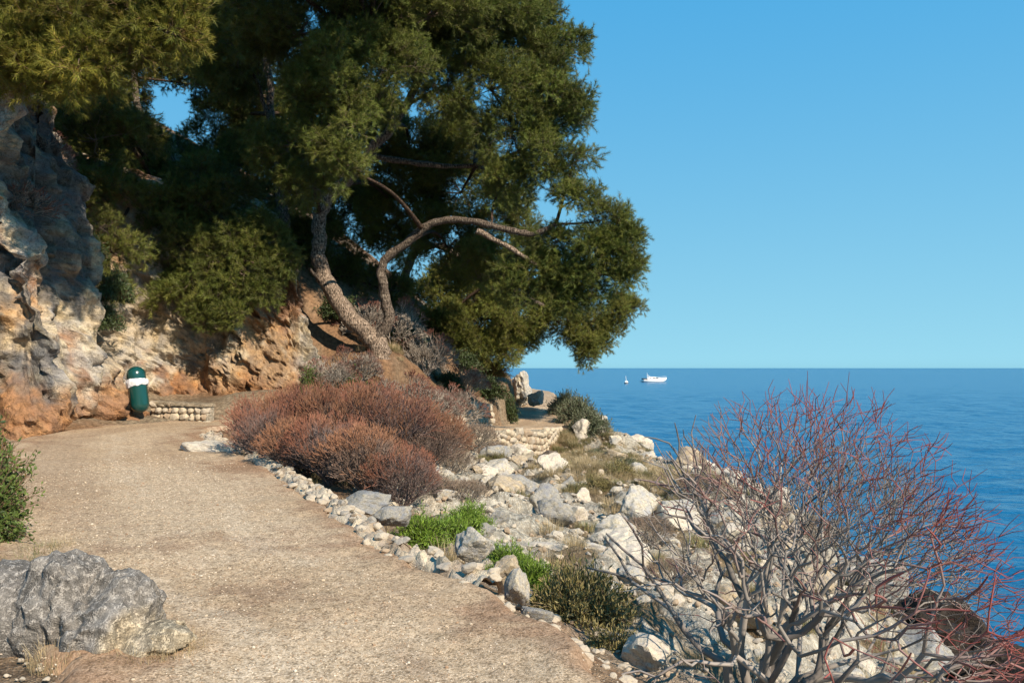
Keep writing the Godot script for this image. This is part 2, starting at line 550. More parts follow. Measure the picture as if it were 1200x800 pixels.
func ground_color(x: float, d: float, h: float) -> Color:
	var pd := samp(g_pd, x, d)
	var r := rocky(x, d)
	var a := n_big.get_noise_2d(x * 1.3 + 40.0, d * 1.3)
	var b := n_mid.get_noise_2d(x * 1.7 + 80.0, d * 1.7)
	var c := n_fine.get_noise_2d(x + 9.0, d)
	var soil := lin(0.34, 0.20, 0.115).lerp(lin(0.42, 0.33, 0.23), smoothstep(-0.3, 0.4, a + 0.5 * b))
	soil = soil.lerp(lin(0.17, 0.10, 0.06), smoothstep(0.1, 0.5, b + 0.4 * c) * 0.6)
	var stone := lin(0.66, 0.59, 0.48).lerp(lin(0.42, 0.39, 0.34), smoothstep(-0.1, 0.5, a + 0.6 * c))
	var litter := lin(0.22, 0.16, 0.10).lerp(lin(0.30, 0.22, 0.13), smoothstep(-0.3, 0.3, c))
	var veg := smoothstep(0.0, 1.0, 1.0 - absf(x - 2.2 + 0.04 * (d - 22.0)) / 2.6) * smoothstep(14.0, 18.0, d) * (1.0 - smoothstep(30.0, 34.0, d))
	var k := stone.lerp(litter, smoothstep(0.05, 0.35, b + 0.5 * c + veg * 0.7 - 0.05))
	var out := soil.lerp(k, r)
	var wet := smoothstep(-2.7, -3.3, h + 0.5 * a + 0.3 * c)
	if x > 3.0: out = out.lerp(lin(0.055, 0.042, 0.034), wet)
	return out

func build_terrain() -> void:
	var rows := []
	var d := -7.5
	while d < 70.0:
		rows.append(d)
		d += 0.35 if d < 1.5 else clampf(0.012 * d, 0.045, 0.6)
	var nx := 330
	var g := Geo.new()
	for j in rows.size():
		var dd: float = rows[j]
		var half := 7.0 + maxf(dd, 0.0) * 0.72
		half = minf(half, 23.0)
		for i in nx:
			var t := 2.0 * i / (nx - 1.0) - 1.0
			var x := t * half - (0.5 if dd < 10 else 0.5 + (dd - 10.0) * 0.05)
			x = clampf(x, -23.5, 19.5)
			var h := H(x, dd)
			g.v.append(Vector3(x, h, -dd))
			g.c.append(ground_color(x, dd, h))
	for j in rows.size() - 1:
		for i in nx - 1:
			var a := j * nx + i
			g.ix.append(a); g.ix.append(a + nx); g.ix.append(a + 1)
			g.ix.append(a + 1); g.ix.append(a + nx); g.ix.append(a + nx + 1)
	g.smooth()
	solo("ground", g.mesh(), M.soil, Vector3.ZERO, "stony orange brown slope between the cliff, the path and the sea", "ground", "", "structure")

func build_path() -> void:
	var g := Geo.new()
	var nt := 56
	var pts := []
	for i in line.size() - 1:
		var a: Array = line[i]
		var b: Array = line[i + 1]
		var d0: float = a[0].y
		var n := int(ceil(a[0].distance_to(b[0]) / clampf(absf(d0) * 0.012, 0.05, 0.3)))
		for k in n:
			var t := float(k) / n
			pts.append([a[0].lerp(b[0], t), lerpf(a[1], b[1], t), lerpf(a[2], b[2], t)])
	for j in pts.size():
		var p: Vector2 = pts[j][0]
		var dir: Vector2 = (pts[mini(j + 3, pts.size() - 1)][0] - pts[maxi(j - 3, 0)][0]).normalized()
		var right := Vector2(dir.y, -dir.x)
		for i in nt:
			var t := 2.0 * i / (nt - 1.0) - 1.0
			var hw: float = pts[j][2] + 0.05 + 0.16 * n_mid.get_noise_2d(p.x * 2.0 + signf(t) * 30.0, p.y * 2.0) + 0.05 * n_fine.get_noise_2d(p.x * 2.0 + signf(t) * 30.0, p.y * 2.0)
			var q := p + right * t * hw
			var y: float = samp(g_ph, q.x, q.y) + 0.008 + 0.03 * n_mid.get_noise_2d(q.x, q.y) + 0.010 * n_fine.get_noise_2d(q.x, q.y)
			if p.y < 20.0:
				y += 0.035 * smoothstep(0.55, 0.9, absf(t)) * (0.5 + n_mid.get_noise_2d(q.x * 1.5, q.y * 1.5))
			y -= 0.10 * smoothstep(0.93, 1.0, absf(t))
			g.v.append(Vector3(q.x, y, -q.y))
			var a := n_big.get_noise_2d(q.x * 1.6, q.y * 1.6)
			var b := n_mid.get_noise_2d(q.x * 1.2 + 55.0, q.y * 1.2)
			var c := n_fine.get_noise_2d(q.x * 1.3, q.y * 1.3 + 21.0)
			var col := lin(0.645, 0.475, 0.31).lerp(lin(0.73, 0.565, 0.39), smoothstep(-0.3, 0.4, a + 0.4 * c))
			var red := smoothstep(0.50, 0.92, absf(t) - 0.12 + 0.5 * b + 0.25 * c + 0.1 * a)
			if p.y > 22.0: red *= 0.3
			col = col.lerp(lin(0.40, 0.225, 0.13), red * 0.75)
			col = col.lerp(lin(0.44, 0.295, 0.19), smoothstep(0.25, 0.6, b + 0.3 * c) * 0.7)
			var track := n_mid.get_noise_2d(t * 3.2 + 0.4 * b, j * 0.004 * pts[j][2] + 17.0)
			col = col.lerp(lin(0.78, 0.63, 0.46), smoothstep(0.12, 0.4, track + 0.25 * c) * 0.55)
			col = col.lerp(lin(0.50, 0.36, 0.24), smoothstep(0.12, 0.45, -track + 0.3 * c) * 0.5)
			g.c.append(col)
	for j in pts.size() - 1:
		for i in nt - 1:
			var a := j * nt + i
			g.ix.append(a); g.ix.append(a + nt); g.ix.append(a + 1)
			g.ix.append(a + 1); g.ix.append(a + nt); g.ix.append(a + nt + 1)
	g.smooth()
	solo("path", g.mesh(), M.path, Vector3.ZERO, "beige gravel footpath curving left below the cliff and on round the headland", "path", "", "structure")

func build_sea() -> void:
	var g := Geo.new()
	var n1 := FastNoiseLite.new()
	noise(n1, 0.16, 3, 77)
	var rows := []
	var d := -40.0
	while d < 30000.0:
		rows.append(d)
		d += 4.0 if d < 4.0 else clampf(d * 0.016, 0.16, 4000.0)
	var nx := 300
	for j in rows.size():
		var dd: float = rows[j]
		var half := 40.0 + maxf(dd, 0.0) * 1.1
		for i in nx:
			var t := 2.0 * i / (nx - 1.0) - 1.0
			var x := t * half + 6.0
			var y := SEA
			if dd > 4.0 and dd < 400.0 :
				y += n1.get_noise_2d(x * 0.75 + dd * 0.2, dd * 1.6) * 0.26 * (1.0 - smoothstep(150.0, 400.0, dd))
			g.v.append(Vector3(x, y, -dd))
			g.uv.append(Vector2(x * 0.075, dd * 0.15))
	for j in rows.size() - 1:
		for i in nx - 1:
			var a := j * nx + i
			g.ix.append(a); g.ix.append(a + nx); g.ix.append(a + 1)
			g.ix.append(a + 1); g.ix.append(a + nx); g.ix.append(a + nx + 1)
	g.smooth()
	solo("sea", g.mesh(), M.water, Vector3.ZERO, "calm rippled blue sea reaching to the horizon", "sea", "", "structure")

# ---------------------------------------------------------------- cliff
func build_cliff() -> void:
	# plan of the foot (x, d), height of the top, lean back per metre of height
	var plan := [[-13.5, 11.0, 7.5, 0.42], [-11.6, 13.2, 8.0, 0.40], [-10.2, 14.9, 8.5, 0.34], [-9.15, 15.5, 9.0, 0.30], [-8.75, 16.0, 9.0, 0.26], [-9.1, 16.9, 9.0, 0.20], [-8.8, 17.8, 9.0, 0.20], [-8.75, 18.6, 9.0, 0.22], [-9.3, 19.6, 9.0, 0.26], [-10.0, 20.8, 8.5, 0.20],
		[-9.9, 21.9, 8.0, 0.14], [-9.0, 22.4, 7.4, 0.13], [-7.8, 22.5, 7.0, 0.13], [-6.6, 22.7, 6.4, 0.15], [-5.7, 23.2, 5.6, 0.22], [-5.2, 24.2, 4.6, 0.40], [-5.3, 25.5, 4.6, 0.5], [-6.2, 27.0, 5.5, 0.5]]
	var dense := []
	for i in plan.size() - 1:
		var q := [plan[maxi(i - 1, 0)], plan[i], plan[i + 1], plan[mini(i + 2, plan.size() - 1)]]
		var n := int(ceil(Vector2(q[1][0], q[1][1]).distance_to(Vector2(q[2][0], q[2][1])) / 0.07))
		for k in n:
			var o := []
			for j in 4: o.append(cubic_interpolate(q[1][j], q[2][j], q[0][j], q[3][j], float(k) / n))
			dense.append(o)
	var nh := 130
	var g := Geo.new()
	for i in dense.size():
		var p := Vector2(dense[i][0], dense[i][1])
		var a: Array = dense[maxi(i - 6, 0)]
		var b: Array = dense[mini(i + 6, dense.size() - 1)]
		var dir := Vector2(b[0] - a[0], b[1] - a[1]).normalized()
		var out := Vector2(dir.y, -dir.x)           # towards the path
		var y0 := -0.8
		var top: float = dense[i][2]
		for k in nh:
			var t := k / (nh - 1.0)
			var y := lerpf(y0, top, t)
			var back: float = maxf(y, 0.0) * dense[i][3]
			if t > 0.86: back += (t - 0.86) * 18.0
			var q := p - out * back
			var bulge := n_big.get_noise_3d(q.x * 1.6, y * 1.1, q.y * 1.6) * lerpf(1.0, 0.35, smoothstep(19.0, 21.5, q.y))
			bulge += n_mid.get_noise_3d(q.x * 1.2, y * 0.55, q.y * 1.2) * 0.55
			bulge -= absf(n_ridge.get_noise_3d(q.x * 0.9, y * 0.45, q.y * 0.9)) * 0.55
			bulge += n_fine.get_noise_3d(q.x * 0.8, y * 0.7, q.y * 0.8) * 0.20 - maxf(0.0, n_fine.get_noise_3d(q.x * 1.6 + 7.0, y * 1.6, q.y * 1.6) - 0.15) * 0.35
			bulge += n_cell.get_noise_3d(q.x * 2.0, y * 1.6, q.y * 2.0) * 0.20 + n_cell.get_noise_3d(q.x * 0.8, y * 0.6, q.y * 0.8 + 9.0) * 0.30
			bulge += n_block.get_noise_3d(q.x + y * 0.5, y * 0.8, q.y) * 0.20 + n_block.get_noise_3d(q.x * 2.6 + 5.0, y * 2.2 + q.y, q.y * 2.6) * 0.09
			q += out * (bulge + 0.22)
			var pos := Vector3(q.x, y + n_mid.get_noise_3d(q.x, y, q.y + 33.0) * 0.15, -q.y)
			g.v.append(pos)
			var A := n_big.get_noise_3d(q.x * 1.5 + 70.0, y * 1.1, q.y * 1.5)
			var B := n_mid.get_noise_3d(q.x * 1.1, y * 0.7 + 50.0, q.y * 1.1)
			var C := n_fine.get_noise_3d(q.x, y, q.y + 11.0)
			var S := n_mid.get_noise_3d(q.x * 1.5 + 20.0, y * 0.16, q.y * 1.5)
			var col := lin(0.74, 0.60, 0.42).lerp(lin(0.80, 0.70, 0.56), smoothstep(-0.2, 0.3, B))
			col = col.lerp(lin(0.68, 0.37, 0.15), smoothstep(0.0, 0.32, A + 0.45 * B + 0.2 * C) * 0.85)
			col = col.lerp(lin(0.45, 0.20, 0.09), smoothstep(0.18, 0.45, B + 0.3 * A + 0.3 * C) * 0.75)
			var spur := 1.0 - smoothstep(18.6, 20.5, q.y)
			col = col.lerp(lin(0.24, 0.225, 0.205), smoothstep(-0.05, 0.25, S + 0.5 * C + 0.15 * spur) * (0.35 + 0.55 * spur))
			var foot := (1.0 - smoothstep(0.6, 1.5, y + 0.9 * B + 0.6 * C))
			col = col.lerp(lin(0.50, 0.24, 0.11), foot * 0.8)
			g.c.append(col)
	for i in dense.size() - 1:
		for k in nh - 1:
			var a := i * nh + k
			g.ix.append(a); g.ix.append(a + 1); g.ix.append(a + nh)
			g.ix.append(a + 1); g.ix.append(a + nh + 1); g.ix.append(a + nh)
	g.smooth()
	g.crisp(0.55)
	if g.n[g.n.size() / 2].dot(Vector3(1, 0, 1)) < 0.0:
		for i in g.n.size(): g.n[i] = -g.n[i]
	solo("cliff", g.mesh(), M.cliff, Vector3.ZERO, "cream, orange and grey limestone cliff above the bend of the path", "cliff", "", "structure")

# ---------------------------------------------------------------- rocks
func ico(sub: int) -> Array:
	var t := (1.0 + sqrt(5.0)) / 2.0
	var v := []
	for p in [[-1, t, 0], [1, t, 0], [-1, -t, 0], [1, -t, 0], [0, -1, t], [0, 1, t], [0, -1, -t], [0, 1, -t], [t, 0, -1], [t, 0, 1], [-t, 0, -1], [-t, 0, 1]]:
		v.append(Vector3(p[0], p[1], p[2]).normalized())
	var f := [0, 11, 5, 0, 5, 1, 0, 1, 7, 0, 7, 10, 0, 10, 11, 1, 5, 9, 5, 11, 4, 11, 10, 2, 10, 7, 6, 7, 1, 8, 3, 9, 4, 3, 4, 2, 3, 2, 6, 3, 6, 8, 3, 8, 9, 4, 9, 5, 2, 4, 11, 6, 2, 10, 8, 6, 7, 9, 8, 1]
	for s in sub:
		var mid := {}
		var nf := []
		for i in range(0, f.size(), 3):
			var m := []
			for e in 3:
				var a: int = f[i + e]
				var b: int = f[i + (e + 1) % 3]
				var key := mini(a, b) * 100000 + maxi(a, b)
				if not mid.has(key):
					mid[key] = v.size()
					v.append(((v[a] + v[b]) * 0.5).normalized())
				m.append(mid[key])
			nf.append_array([f[i], m[0], m[2], f[i + 1], m[1], m[0], f[i + 2], m[2], m[1], m[0], m[1], m[2]])
		f = nf
	return [v, f]

# a boulder: a ball cut by planes, then roughened; about 1 m in radius before scaling
func rock_shape(s: int, sub: int, cuts: int, soft: float, rough: float, flat := 1.0) -> Geo:
	var r := RandomNumberGenerator.new()
	r.seed = s
	var planes := []
	for k in cuts:
		var nn := Vector3(r.randf_range(-1, 1), r.randf_range(-1, 1) * flat, r.randf_range(-1, 1)).normalized()
		planes.append([nn, r.randf_range(0.42, 0.8)])
	var ic := ico(sub)
	var g := Geo.new()
	var off := Vector3(s * 3.7, s * 1.3, s * 2.1)
	for p in ic[0]:
		var dir: Vector3 = p
		var rad := 1.0
		for pl in planes:
			var dt: float = dir.dot(pl[0])
			if dt > 0.05:
				var q: float = pl[1] / dt
				rad = minf(rad, q) if soft <= 0.0 else rad - soft * log(1.0 + exp((rad - q) / soft)) 
		var q2 := dir * rad
		rad += rough * (n_big.get_noise_3d(q2.x * 6.0 + off.x, q2.y * 6.0 + off.y, q2.z * 6.0 + off.z) * 0.9)
		rad += rough * 0.45 * (0.3 - absf(n_ridge.get_noise_3d(q2.x * 3.0 + off.x, q2.y * 3.0, q2.z * 3.0 + off.z)) * 1.4)
		rad += rough * 0.3 * n_fine.get_noise_3d(q2.x * 1.4 + off.x, q2.y * 1.4 + off.y, q2.z * 1.4)
		g.v.append(dir * rad)
		g.c.append(Color(1, 1, 1))
	for i in range(0, ic[1].size(), 3):
		g.ix.append(ic[1][i]); g.ix.append(ic[1][i + 2]); g.ix.append(ic[1][i + 1])
	g.smooth()
	if cuts > 0: g.crisp(0.7)
	return g

func block_stone(s: int) -> ArrayMesh:
	# squarish rubble stone, unit cube size, for walls: 96 triangles
	var r := RandomNumberGenerator.new()
	r.seed = s
	var g := Geo.new()
	var ic := ico(1)
	for p in ic[0]:
		var q: Vector3 = p
		var m := maxf(absf(q.x), maxf(absf(q.y), absf(q.z)))
		q = q.lerp(q / m * 0.86, 0.9) * 0.57
		q += Vector3(r.randf_range(-1, 1), r.randf_range(-1, 1), r.randf_range(-1, 1)) * 0.075
		g.v.append(q)
		g.c.append(Color(1, 1, 1))
	for i in range(0, ic[1].size(), 3):
		g.ix.append(ic[1][i]); g.ix.append(ic[1][i + 2]); g.ix.append(ic[1][i + 1])
	g.smooth()
	g.crisp(0.75)
	return g.mesh()

func put_rock(me: Mesh, m: Material, at: Vector3, size: Vector3, turn: Vector3, label: String, group := "", called := "limestone_rock") -> MeshInstance3D:
	var o := solo(called, me, m, at, label, "rock" if called != "boulder" else "boulder", group)
	o.rotation = turn
	o.scale = size
	return o

func build_rocks() -> void:
	for k in 10: rock_meshes.append(rock_shape(100 + k, 3, 11 + k % 5, 0.0, 0.17).mesh())
	for k in 5: chunk_meshes.append(rock_shape(300 + k, 2, 16, 0.0, 0.16).mesh())
	# the large weathered boulder at the near left edge of the path
	var g := rock_shape(7, 5, 0, 0.0, 0.0)
	var sh := [Vector3(-0.95, 0.0, 0.0), Vector3(-0.35, 0.16, -0.05), Vector3(0.25, 0.10, 0.0), Vector3(0.78, -0.06, 0.05)]
	var rd := [Vector3(0.62, 0.52, 0.5), Vector3(0.5, 0.56, 0.48), Vector3(0.46, 0.50, 0.46), Vector3(0.42, 0.33, 0.38)]
	for i in g.v.size():
		var dir := Vector3(g.v[i].x * 1.6, g.v[i].y * 0.8, g.v[i].z * 0.8).normalized()
		# farthest hit of the ray with the four lobes
		var far := 0.05
		for b in 4:
			var o: Vector3 = -sh[b] / rd[b]
			var u: Vector3 = dir / rd[b]
			var A := u.dot(u)
			var B := o.dot(u)
			var disc := B * B - A * (o.dot(o) - 1.0)
			if disc > 0.0: far = maxf(far, (-B + sqrt(disc)) / A)
		var q := dir * far
		q += dir * (n_big.get_noise_3d(q.x * 7.0, q.y * 7.0, q.z * 7.0) * 0.16 + n_mid.get_noise_3d(q.x * 3.0, q.y * 3.0, q.z * 3.0) * 0.10 - absf(n_ridge.get_noise_3d(q.x * 4.0, q.y * 2.2, q.z * 4.0)) * 0.13 + n_fine.get_noise_3d(q.x * 2.5, q.y * 2.5, q.z * 2.5) * 0.05 + n_block.get_noise_3d(q.x * 2.2, q.y * 3.0, q.z * 2.2) * 0.045)
		g.v[i] = q
		var fresh := smoothstep(0.50, 0.78, q.x + 0.5 * n_mid.get_noise_3d(q.x * 3.0, q.y * 3.0, q.z * 3.0) - 0.4 * q.y)
		var rust := smoothstep(0.05, 0.4, n_mid.get_noise_3d(q.x * 2.0 + 9.0, q.y * 2.0, q.z * 2.0)) * (1.0 - smoothstep(-0.3, 0.0, q.y + 0.3 * n_fine.get_noise_3d(q.x * 2.0, q.y * 2.0, q.z * 2.0)))
		var col := lin(0.60, 0.565, 0.525).lerp(lin(0.98, 0.84, 0.62), fresh)
		g.c[i] = col.lerp(lin(0.48, 0.30, 0.18), rust * 0.6)
	g.smooth()
	g.crisp(0.5)
	var b0 := W(104, 748, 4.5)
	var o := solo("boulder", g.mesh(), M.boulder, Vector3(b0.x, 0.10, b0.z), "large grey lichen-spotted boulder with cream right end beside the path", "boulder")
	o.scale = Vector3(0.56, 0.66, 0.6)
	o.rotation = Vector3(0.0, -0.18, -0.10)
	# single rocks that stand out: px, py, d, radii, material, mesh, turn, label
	var named := [
		[243, 527, 13.2, Vector3(0.85, 0.24, 0.42), M.rock_pale, 1, -0.55, "long white slab of limestone at the path bend, left of the orange shrubs"],
		[432, 588, 9.0, Vector3(0.42, 0.17, 0.26), M.rock_grey, 4, -0.5, "smooth grey rock at the foot of the orange shrubs"],
		[462, 606, 8.2, Vector3(0.26, 0.15, 0.2), M.rock_grey, 8, 0.4, "grey brown rock lying just right of the smooth grey rock"],
		[556, 640, 7.0, Vector3(0.25, 0.19, 0.2), M.rock, 2, 0.3, "pale angular boulder at the path edge beside bright green spurge"],
		[592, 668, 6.6, Vector3(0.15, 0.13, 0.14), M.rock_warm, 5, 1.0, "cream rock with an orange stain touching the pale angular boulder"],
		[610, 692, 6.2, Vector3(0.15, 0.19, 0.12), M.rock, 7, 2.0, "upright pointed pale rock at the path edge"],
		[622, 722, 5.6, Vector3(0.16, 0.08, 0.13), M.rock_grey, 3, 0.2, "flat grey rock below the upright pointed rock"],
		[654, 604, 12.2, Vector3(0.40, 0.34, 0.36), M.rock_grey, 0, 0.8, "big rounded grey boulder with a dark left side in the rockfall"],
		[600, 598, 12.8, Vector3(0.42, 0.34, 0.34), M.rock_pale, 6, 1.4, "big bright cream block left of the rounded grey boulder"],
		[578, 590, 13.0, Vector3(0.28, 0.32, 0.3), M.rock_warm, 9, 0.2, "tan block wedged between cream block and dry twigs"],
		[641, 540, 21.5, Vector3(0.42, 0.30, 0.36), M.rock_brown, 5, 0.6, "dark brown block under the far retaining wall"],
		[720, 636, 10.6, Vector3(0.55, 0.28, 0.4), M.rock_pale, 1, 0.9, "wide pale slab in the rockfall behind the bare bush"],
		[690, 655, 9.6, Vector3(0.36, 0.26, 0.3), M.rock, 3, 0.1, "pale wedge shaped block above the olive grass clump"],
		[640, 650, 9.6, Vector3(0.5, 0.2, 0.36), M.rock_pale, 8, -0.3, "sloping white slab behind the bright green spurge"],
		[705, 700, 7.6, Vector3(0.26, 0.2, 0.22), M.rock, 2, 1.9, "pale block just right of the olive grass clump"]]
	for q in named:
		var p := W(q[0], q[1], q[2])
		put_rock(rock_meshes[q[5]], q[4], p, q[3], Vector3(0.05, q[6], 0.06 * (q[5] - 4)), q[7])
	# outcrop beside the far path
	var oc := W(612, 452, 39.0)
	var og := rock_shape(21, 4, 12, 0.0, 0.3).mesh()
	put_rock(og, M.rock, Vector3(oc.x, oc.y - 0.25, oc.z), Vector3(0.75, 1.05, 1.1), Vector3(0, 0.4, 0.12), "tall white grey outcrop beside the far path", "", "boulder")
	var og2 := W(628, 464, 37.5)
	put_rock(rock_meshes[3], M.rock, Vector3(og2.x, og2.y - 0.2, og2.z), Vector3(0.4, 0.5, 0.5), Vector3(0, 1.2, 0), "small white rock at the foot of the tall outcrop")
	# dark wet rocks at the waterline
	for q in [[1075, 765, 15.5, 1.5, 0], [1120, 790, 15.2, 1.2, 4], [1040, 755, 15.0, 1.3, 6], [1150, 800, 14.8, 0.9, 2], [1010, 735, 14.6, 1.0, 7], [1090, 738, 17.0, 0.9, 9]]:
		var p := W(q[0], q[1], q[2])
		var dk := rock_shape(500 + q[4], 4, 8, 0.0, 0.75).mesh()
		put_rock(dk, M.rock_dark, Vector3(p.x, p.y, p.z), Vector3(q[3], q[3] * 0.75, q[3]), Vector3(0.1, q[4] * 1.3, 0.1), "jagged dark brown rock at the waterline, %s of six" % {1010: "leftmost", 1040: "second from left", 1075: "largest", 1090: "farthest out", 1120: "second from right", 1150: "rightmost"}[q[0]], "dark rocks at the waterline")
	# the rockfall
	var taken := []
	for q in named:
		var p := W(q[0], q[1], q[2])
		taken.append([Vector2(p.x, -p.z), maxf(q[3].x, q[3].z)])
	rng.seed = 4242
	var land := [[868, 5.6, "the bare shrub's foot"], [700, 35.0, "the far path's bushes"], [830, 22.0, "the crest of the rocky shoulder"], [690, 6.4, "the olive bushes"], [720, 17.0, "the olive scrub"], [880, 13.0, "the rear of the bare shrub"], [960, 9.5, "the bare shrub's right side"], [770, 9.0, "the bare shrub's left side"], [655, 12.2, "the rounded grey boulder"], [600, 12.8, "the big cream block"], [556, 7.0, "the pale angular boulder"], [641, 21.5, "the dark brown block"], [530, 15.0, "the dry twigs by the hedge"], [780, 28.0, "the far end of the rocky shoulder"], [760, 13.0, "the middle of the rockfall"]]
	var said := {}
	var made := 0
	var tries := 0
	while made < 250 and tries < 12000:
		tries += 1
		var d := 4.4 + pow(rng.randf(), 1.35) * 32.0
		var x := rng.randf_range(-4.0, 7.2)
		if rocky(x, d) < 0.55: continue
		if samp(g_pd, x, d) < 0.5: continue
		var pxx := 600.0 + x / d * F
		if pxx > 1180.0: continue
		var h := H(x, d)
		if h < -4.2: continue
		var veg := smoothstep(0.0, 1.0, 1.0 - absf(x - 2.2 + 0.04 * (d - 22.0)) / 2.3) * smoothstep(14.0, 18.0, d) * (1.0 - smoothstep(30.0, 34.0, d))
		if veg > 0.2 and rng.randf() < 0.8: continue
		var s := (0.11 + 0.34 * pow(rng.randf(), 2.0)) * lerpf(0.75, 1.5, clampf((d - 5.0) / 16.0, 0, 1))
		if x > 4.6 and rng.randf() < 0.5: s *= 1.35
		var ok := true
		for t in taken:
			if t[0].distance_to(Vector2(x, d)) < (t[1] + s) * 0.72: ok = false; break
		if not ok: continue
		taken.append([Vector2(x, d), s])
		var mat = (M.rock if rng.randf() < 0.55 else M.rock_pale) if rng.randf() < 0.7 else (M.rock_grey if rng.randf() < 0.45 else M.rock_warm)
		if h < -3.0: mat = M.rock_dark
		var sz := Vector3(s * rng.randf_range(0.85, 1.35), s * rng.randf_range(0.6, 1.0), s * rng.randf_range(0.8, 1.2))
		var tone := "white" if mat == M.rock or mat == M.rock_pale else ("grey" if mat == M.rock_grey else ("tan" if mat == M.rock_warm else "dark brown"))
		var sizew := "small" if s < 0.2 else ("large" if s > 0.42 else "medium")
		var form := "flat" if sz.y < 0.7 * sz.x else ("upright" if sz.y > 0.95 * sz.x else "chunky")
		var best := 0
		for k in land.size():
			if Vector2((land[k][0] - 600.0) / F * land[k][1], land[k][1]).distance_to(Vector2(x, d)) < Vector2((land[best][0] - 600.0) / F * land[best][1], land[best][1]).distance_to(Vector2(x, d)): best = k
		var key := "%s %s %s rock near %s" % [sizew, form, tone, land[best][2]]
		var ro := put_rock(rock_meshes[made % 10], mat, Vector3(x, h + sz.y * 0.18, -d), sz, Vector3(rng.randf_range(-0.35, 0.35), rng.randf() * TAU, rng.randf_range(-0.35, 0.35)), key, "%s limestone rocks of the rockfall" % tone)
		if not said.has(key): said[key] = []
		said[key].append([pxx, ro])
		made += 1
	var rank := ["leftmost", "second from left", "third from left", "fourth from left", "fifth from left", "sixth from left", "seventh from left", "eighth from left", "ninth from left"]
	for key in said:
		var l: Array = said[key]
		if l.size() < 2: continue
		l.sort_custom(func(a, b): return a[0] < b[0])
		for k in l.size():
			l[k][1].set_meta("label", "%s, %s" % [key, "rightmost" if k == l.size() - 1 else rank[mini(k, 8)]])
	# loose stones where the verge drops from the path
	var vt := []
	for i in 2600:
		var d := 2.8 + rng.randf() * 8.0
		var x := rng.randf_range(-3.0, 2.2)
		var pd := samp(g_pd, x, d)
		if pd < 0.02 or pd > 0.75 or x < -1.2 - 0.4 * d * 0.3: continue
		if samp(g_pd, x + 0.3, d) < pd: continue
		var s := 0.012 + 0.05 * pow(rng.randf(), 2.5)
		vt.append(Transform3D(basis_up(rv(), rng.randf() * TAU).scaled(Vector3(s * 1.2, s * 0.8, s)), Vector3(x, H(x, d) + s * 0.2, -d)))
	for i in 420:
		var d := rng.randf_range(3.4, 4.9)
		var x := rng.randf_range(-3.4, -1.55)
		if samp(g_pd, x, d) < -0.12: continue
		var s := 0.006 + 0.022 * pow(rng.randf(), 2.5)
		vt.append(Transform3D(basis_up(rv(), rng.randf() * TAU).scaled(Vector3(s * 1.2, s * 0.8, s)), Vector3(x, maxf(H(x, d), samp(g_ph, x, d) - 0.03) + s * 0.2, -d)))
	var vo := multi("rubble", chunk_meshes[4], M.pebble_pale, vt, [], self)
	tag(vo, "loose pale stones scattered on the brown verges of the path", "rubble", "", "stuff")
	# small rubble between the blocks, past counting
	for k in 3:
		var tr := []
		for i in 2200:
			var d := 3.8 + pow(rng.randf(), 1.6) * 26.0
			var x := rng.randf_range(-4.0, 6.6)
			if rocky(x, d) < 0.25 or samp(g_pd, x, d) < 0.25: continue
			var h := H(x, d)
			if h < -2.8: continue
			var s := rng.randf_range(0.015, 0.055) * lerpf(0.9, 2.0, clampf((d - 5.0) / 15.0, 0, 1))
			tr.append(Transform3D(basis_up(rv(), rng.randf() * TAU).scaled(Vector3(s, s * 0.8, s)), Vector3(x, h + s * 0.2, -d)))
		var mo := multi("rubble", chunk_meshes[k], [M.pebble_pale, M.pebble_tan, M.pebble_grey][k], tr, [], self)
		tag(mo, ["small white stone rubble between the blocks of the slope", "small tan stone rubble between the blocks of the slope", "small grey stone rubble between the blocks of the slope"][k], "rubble", "", "stuff")

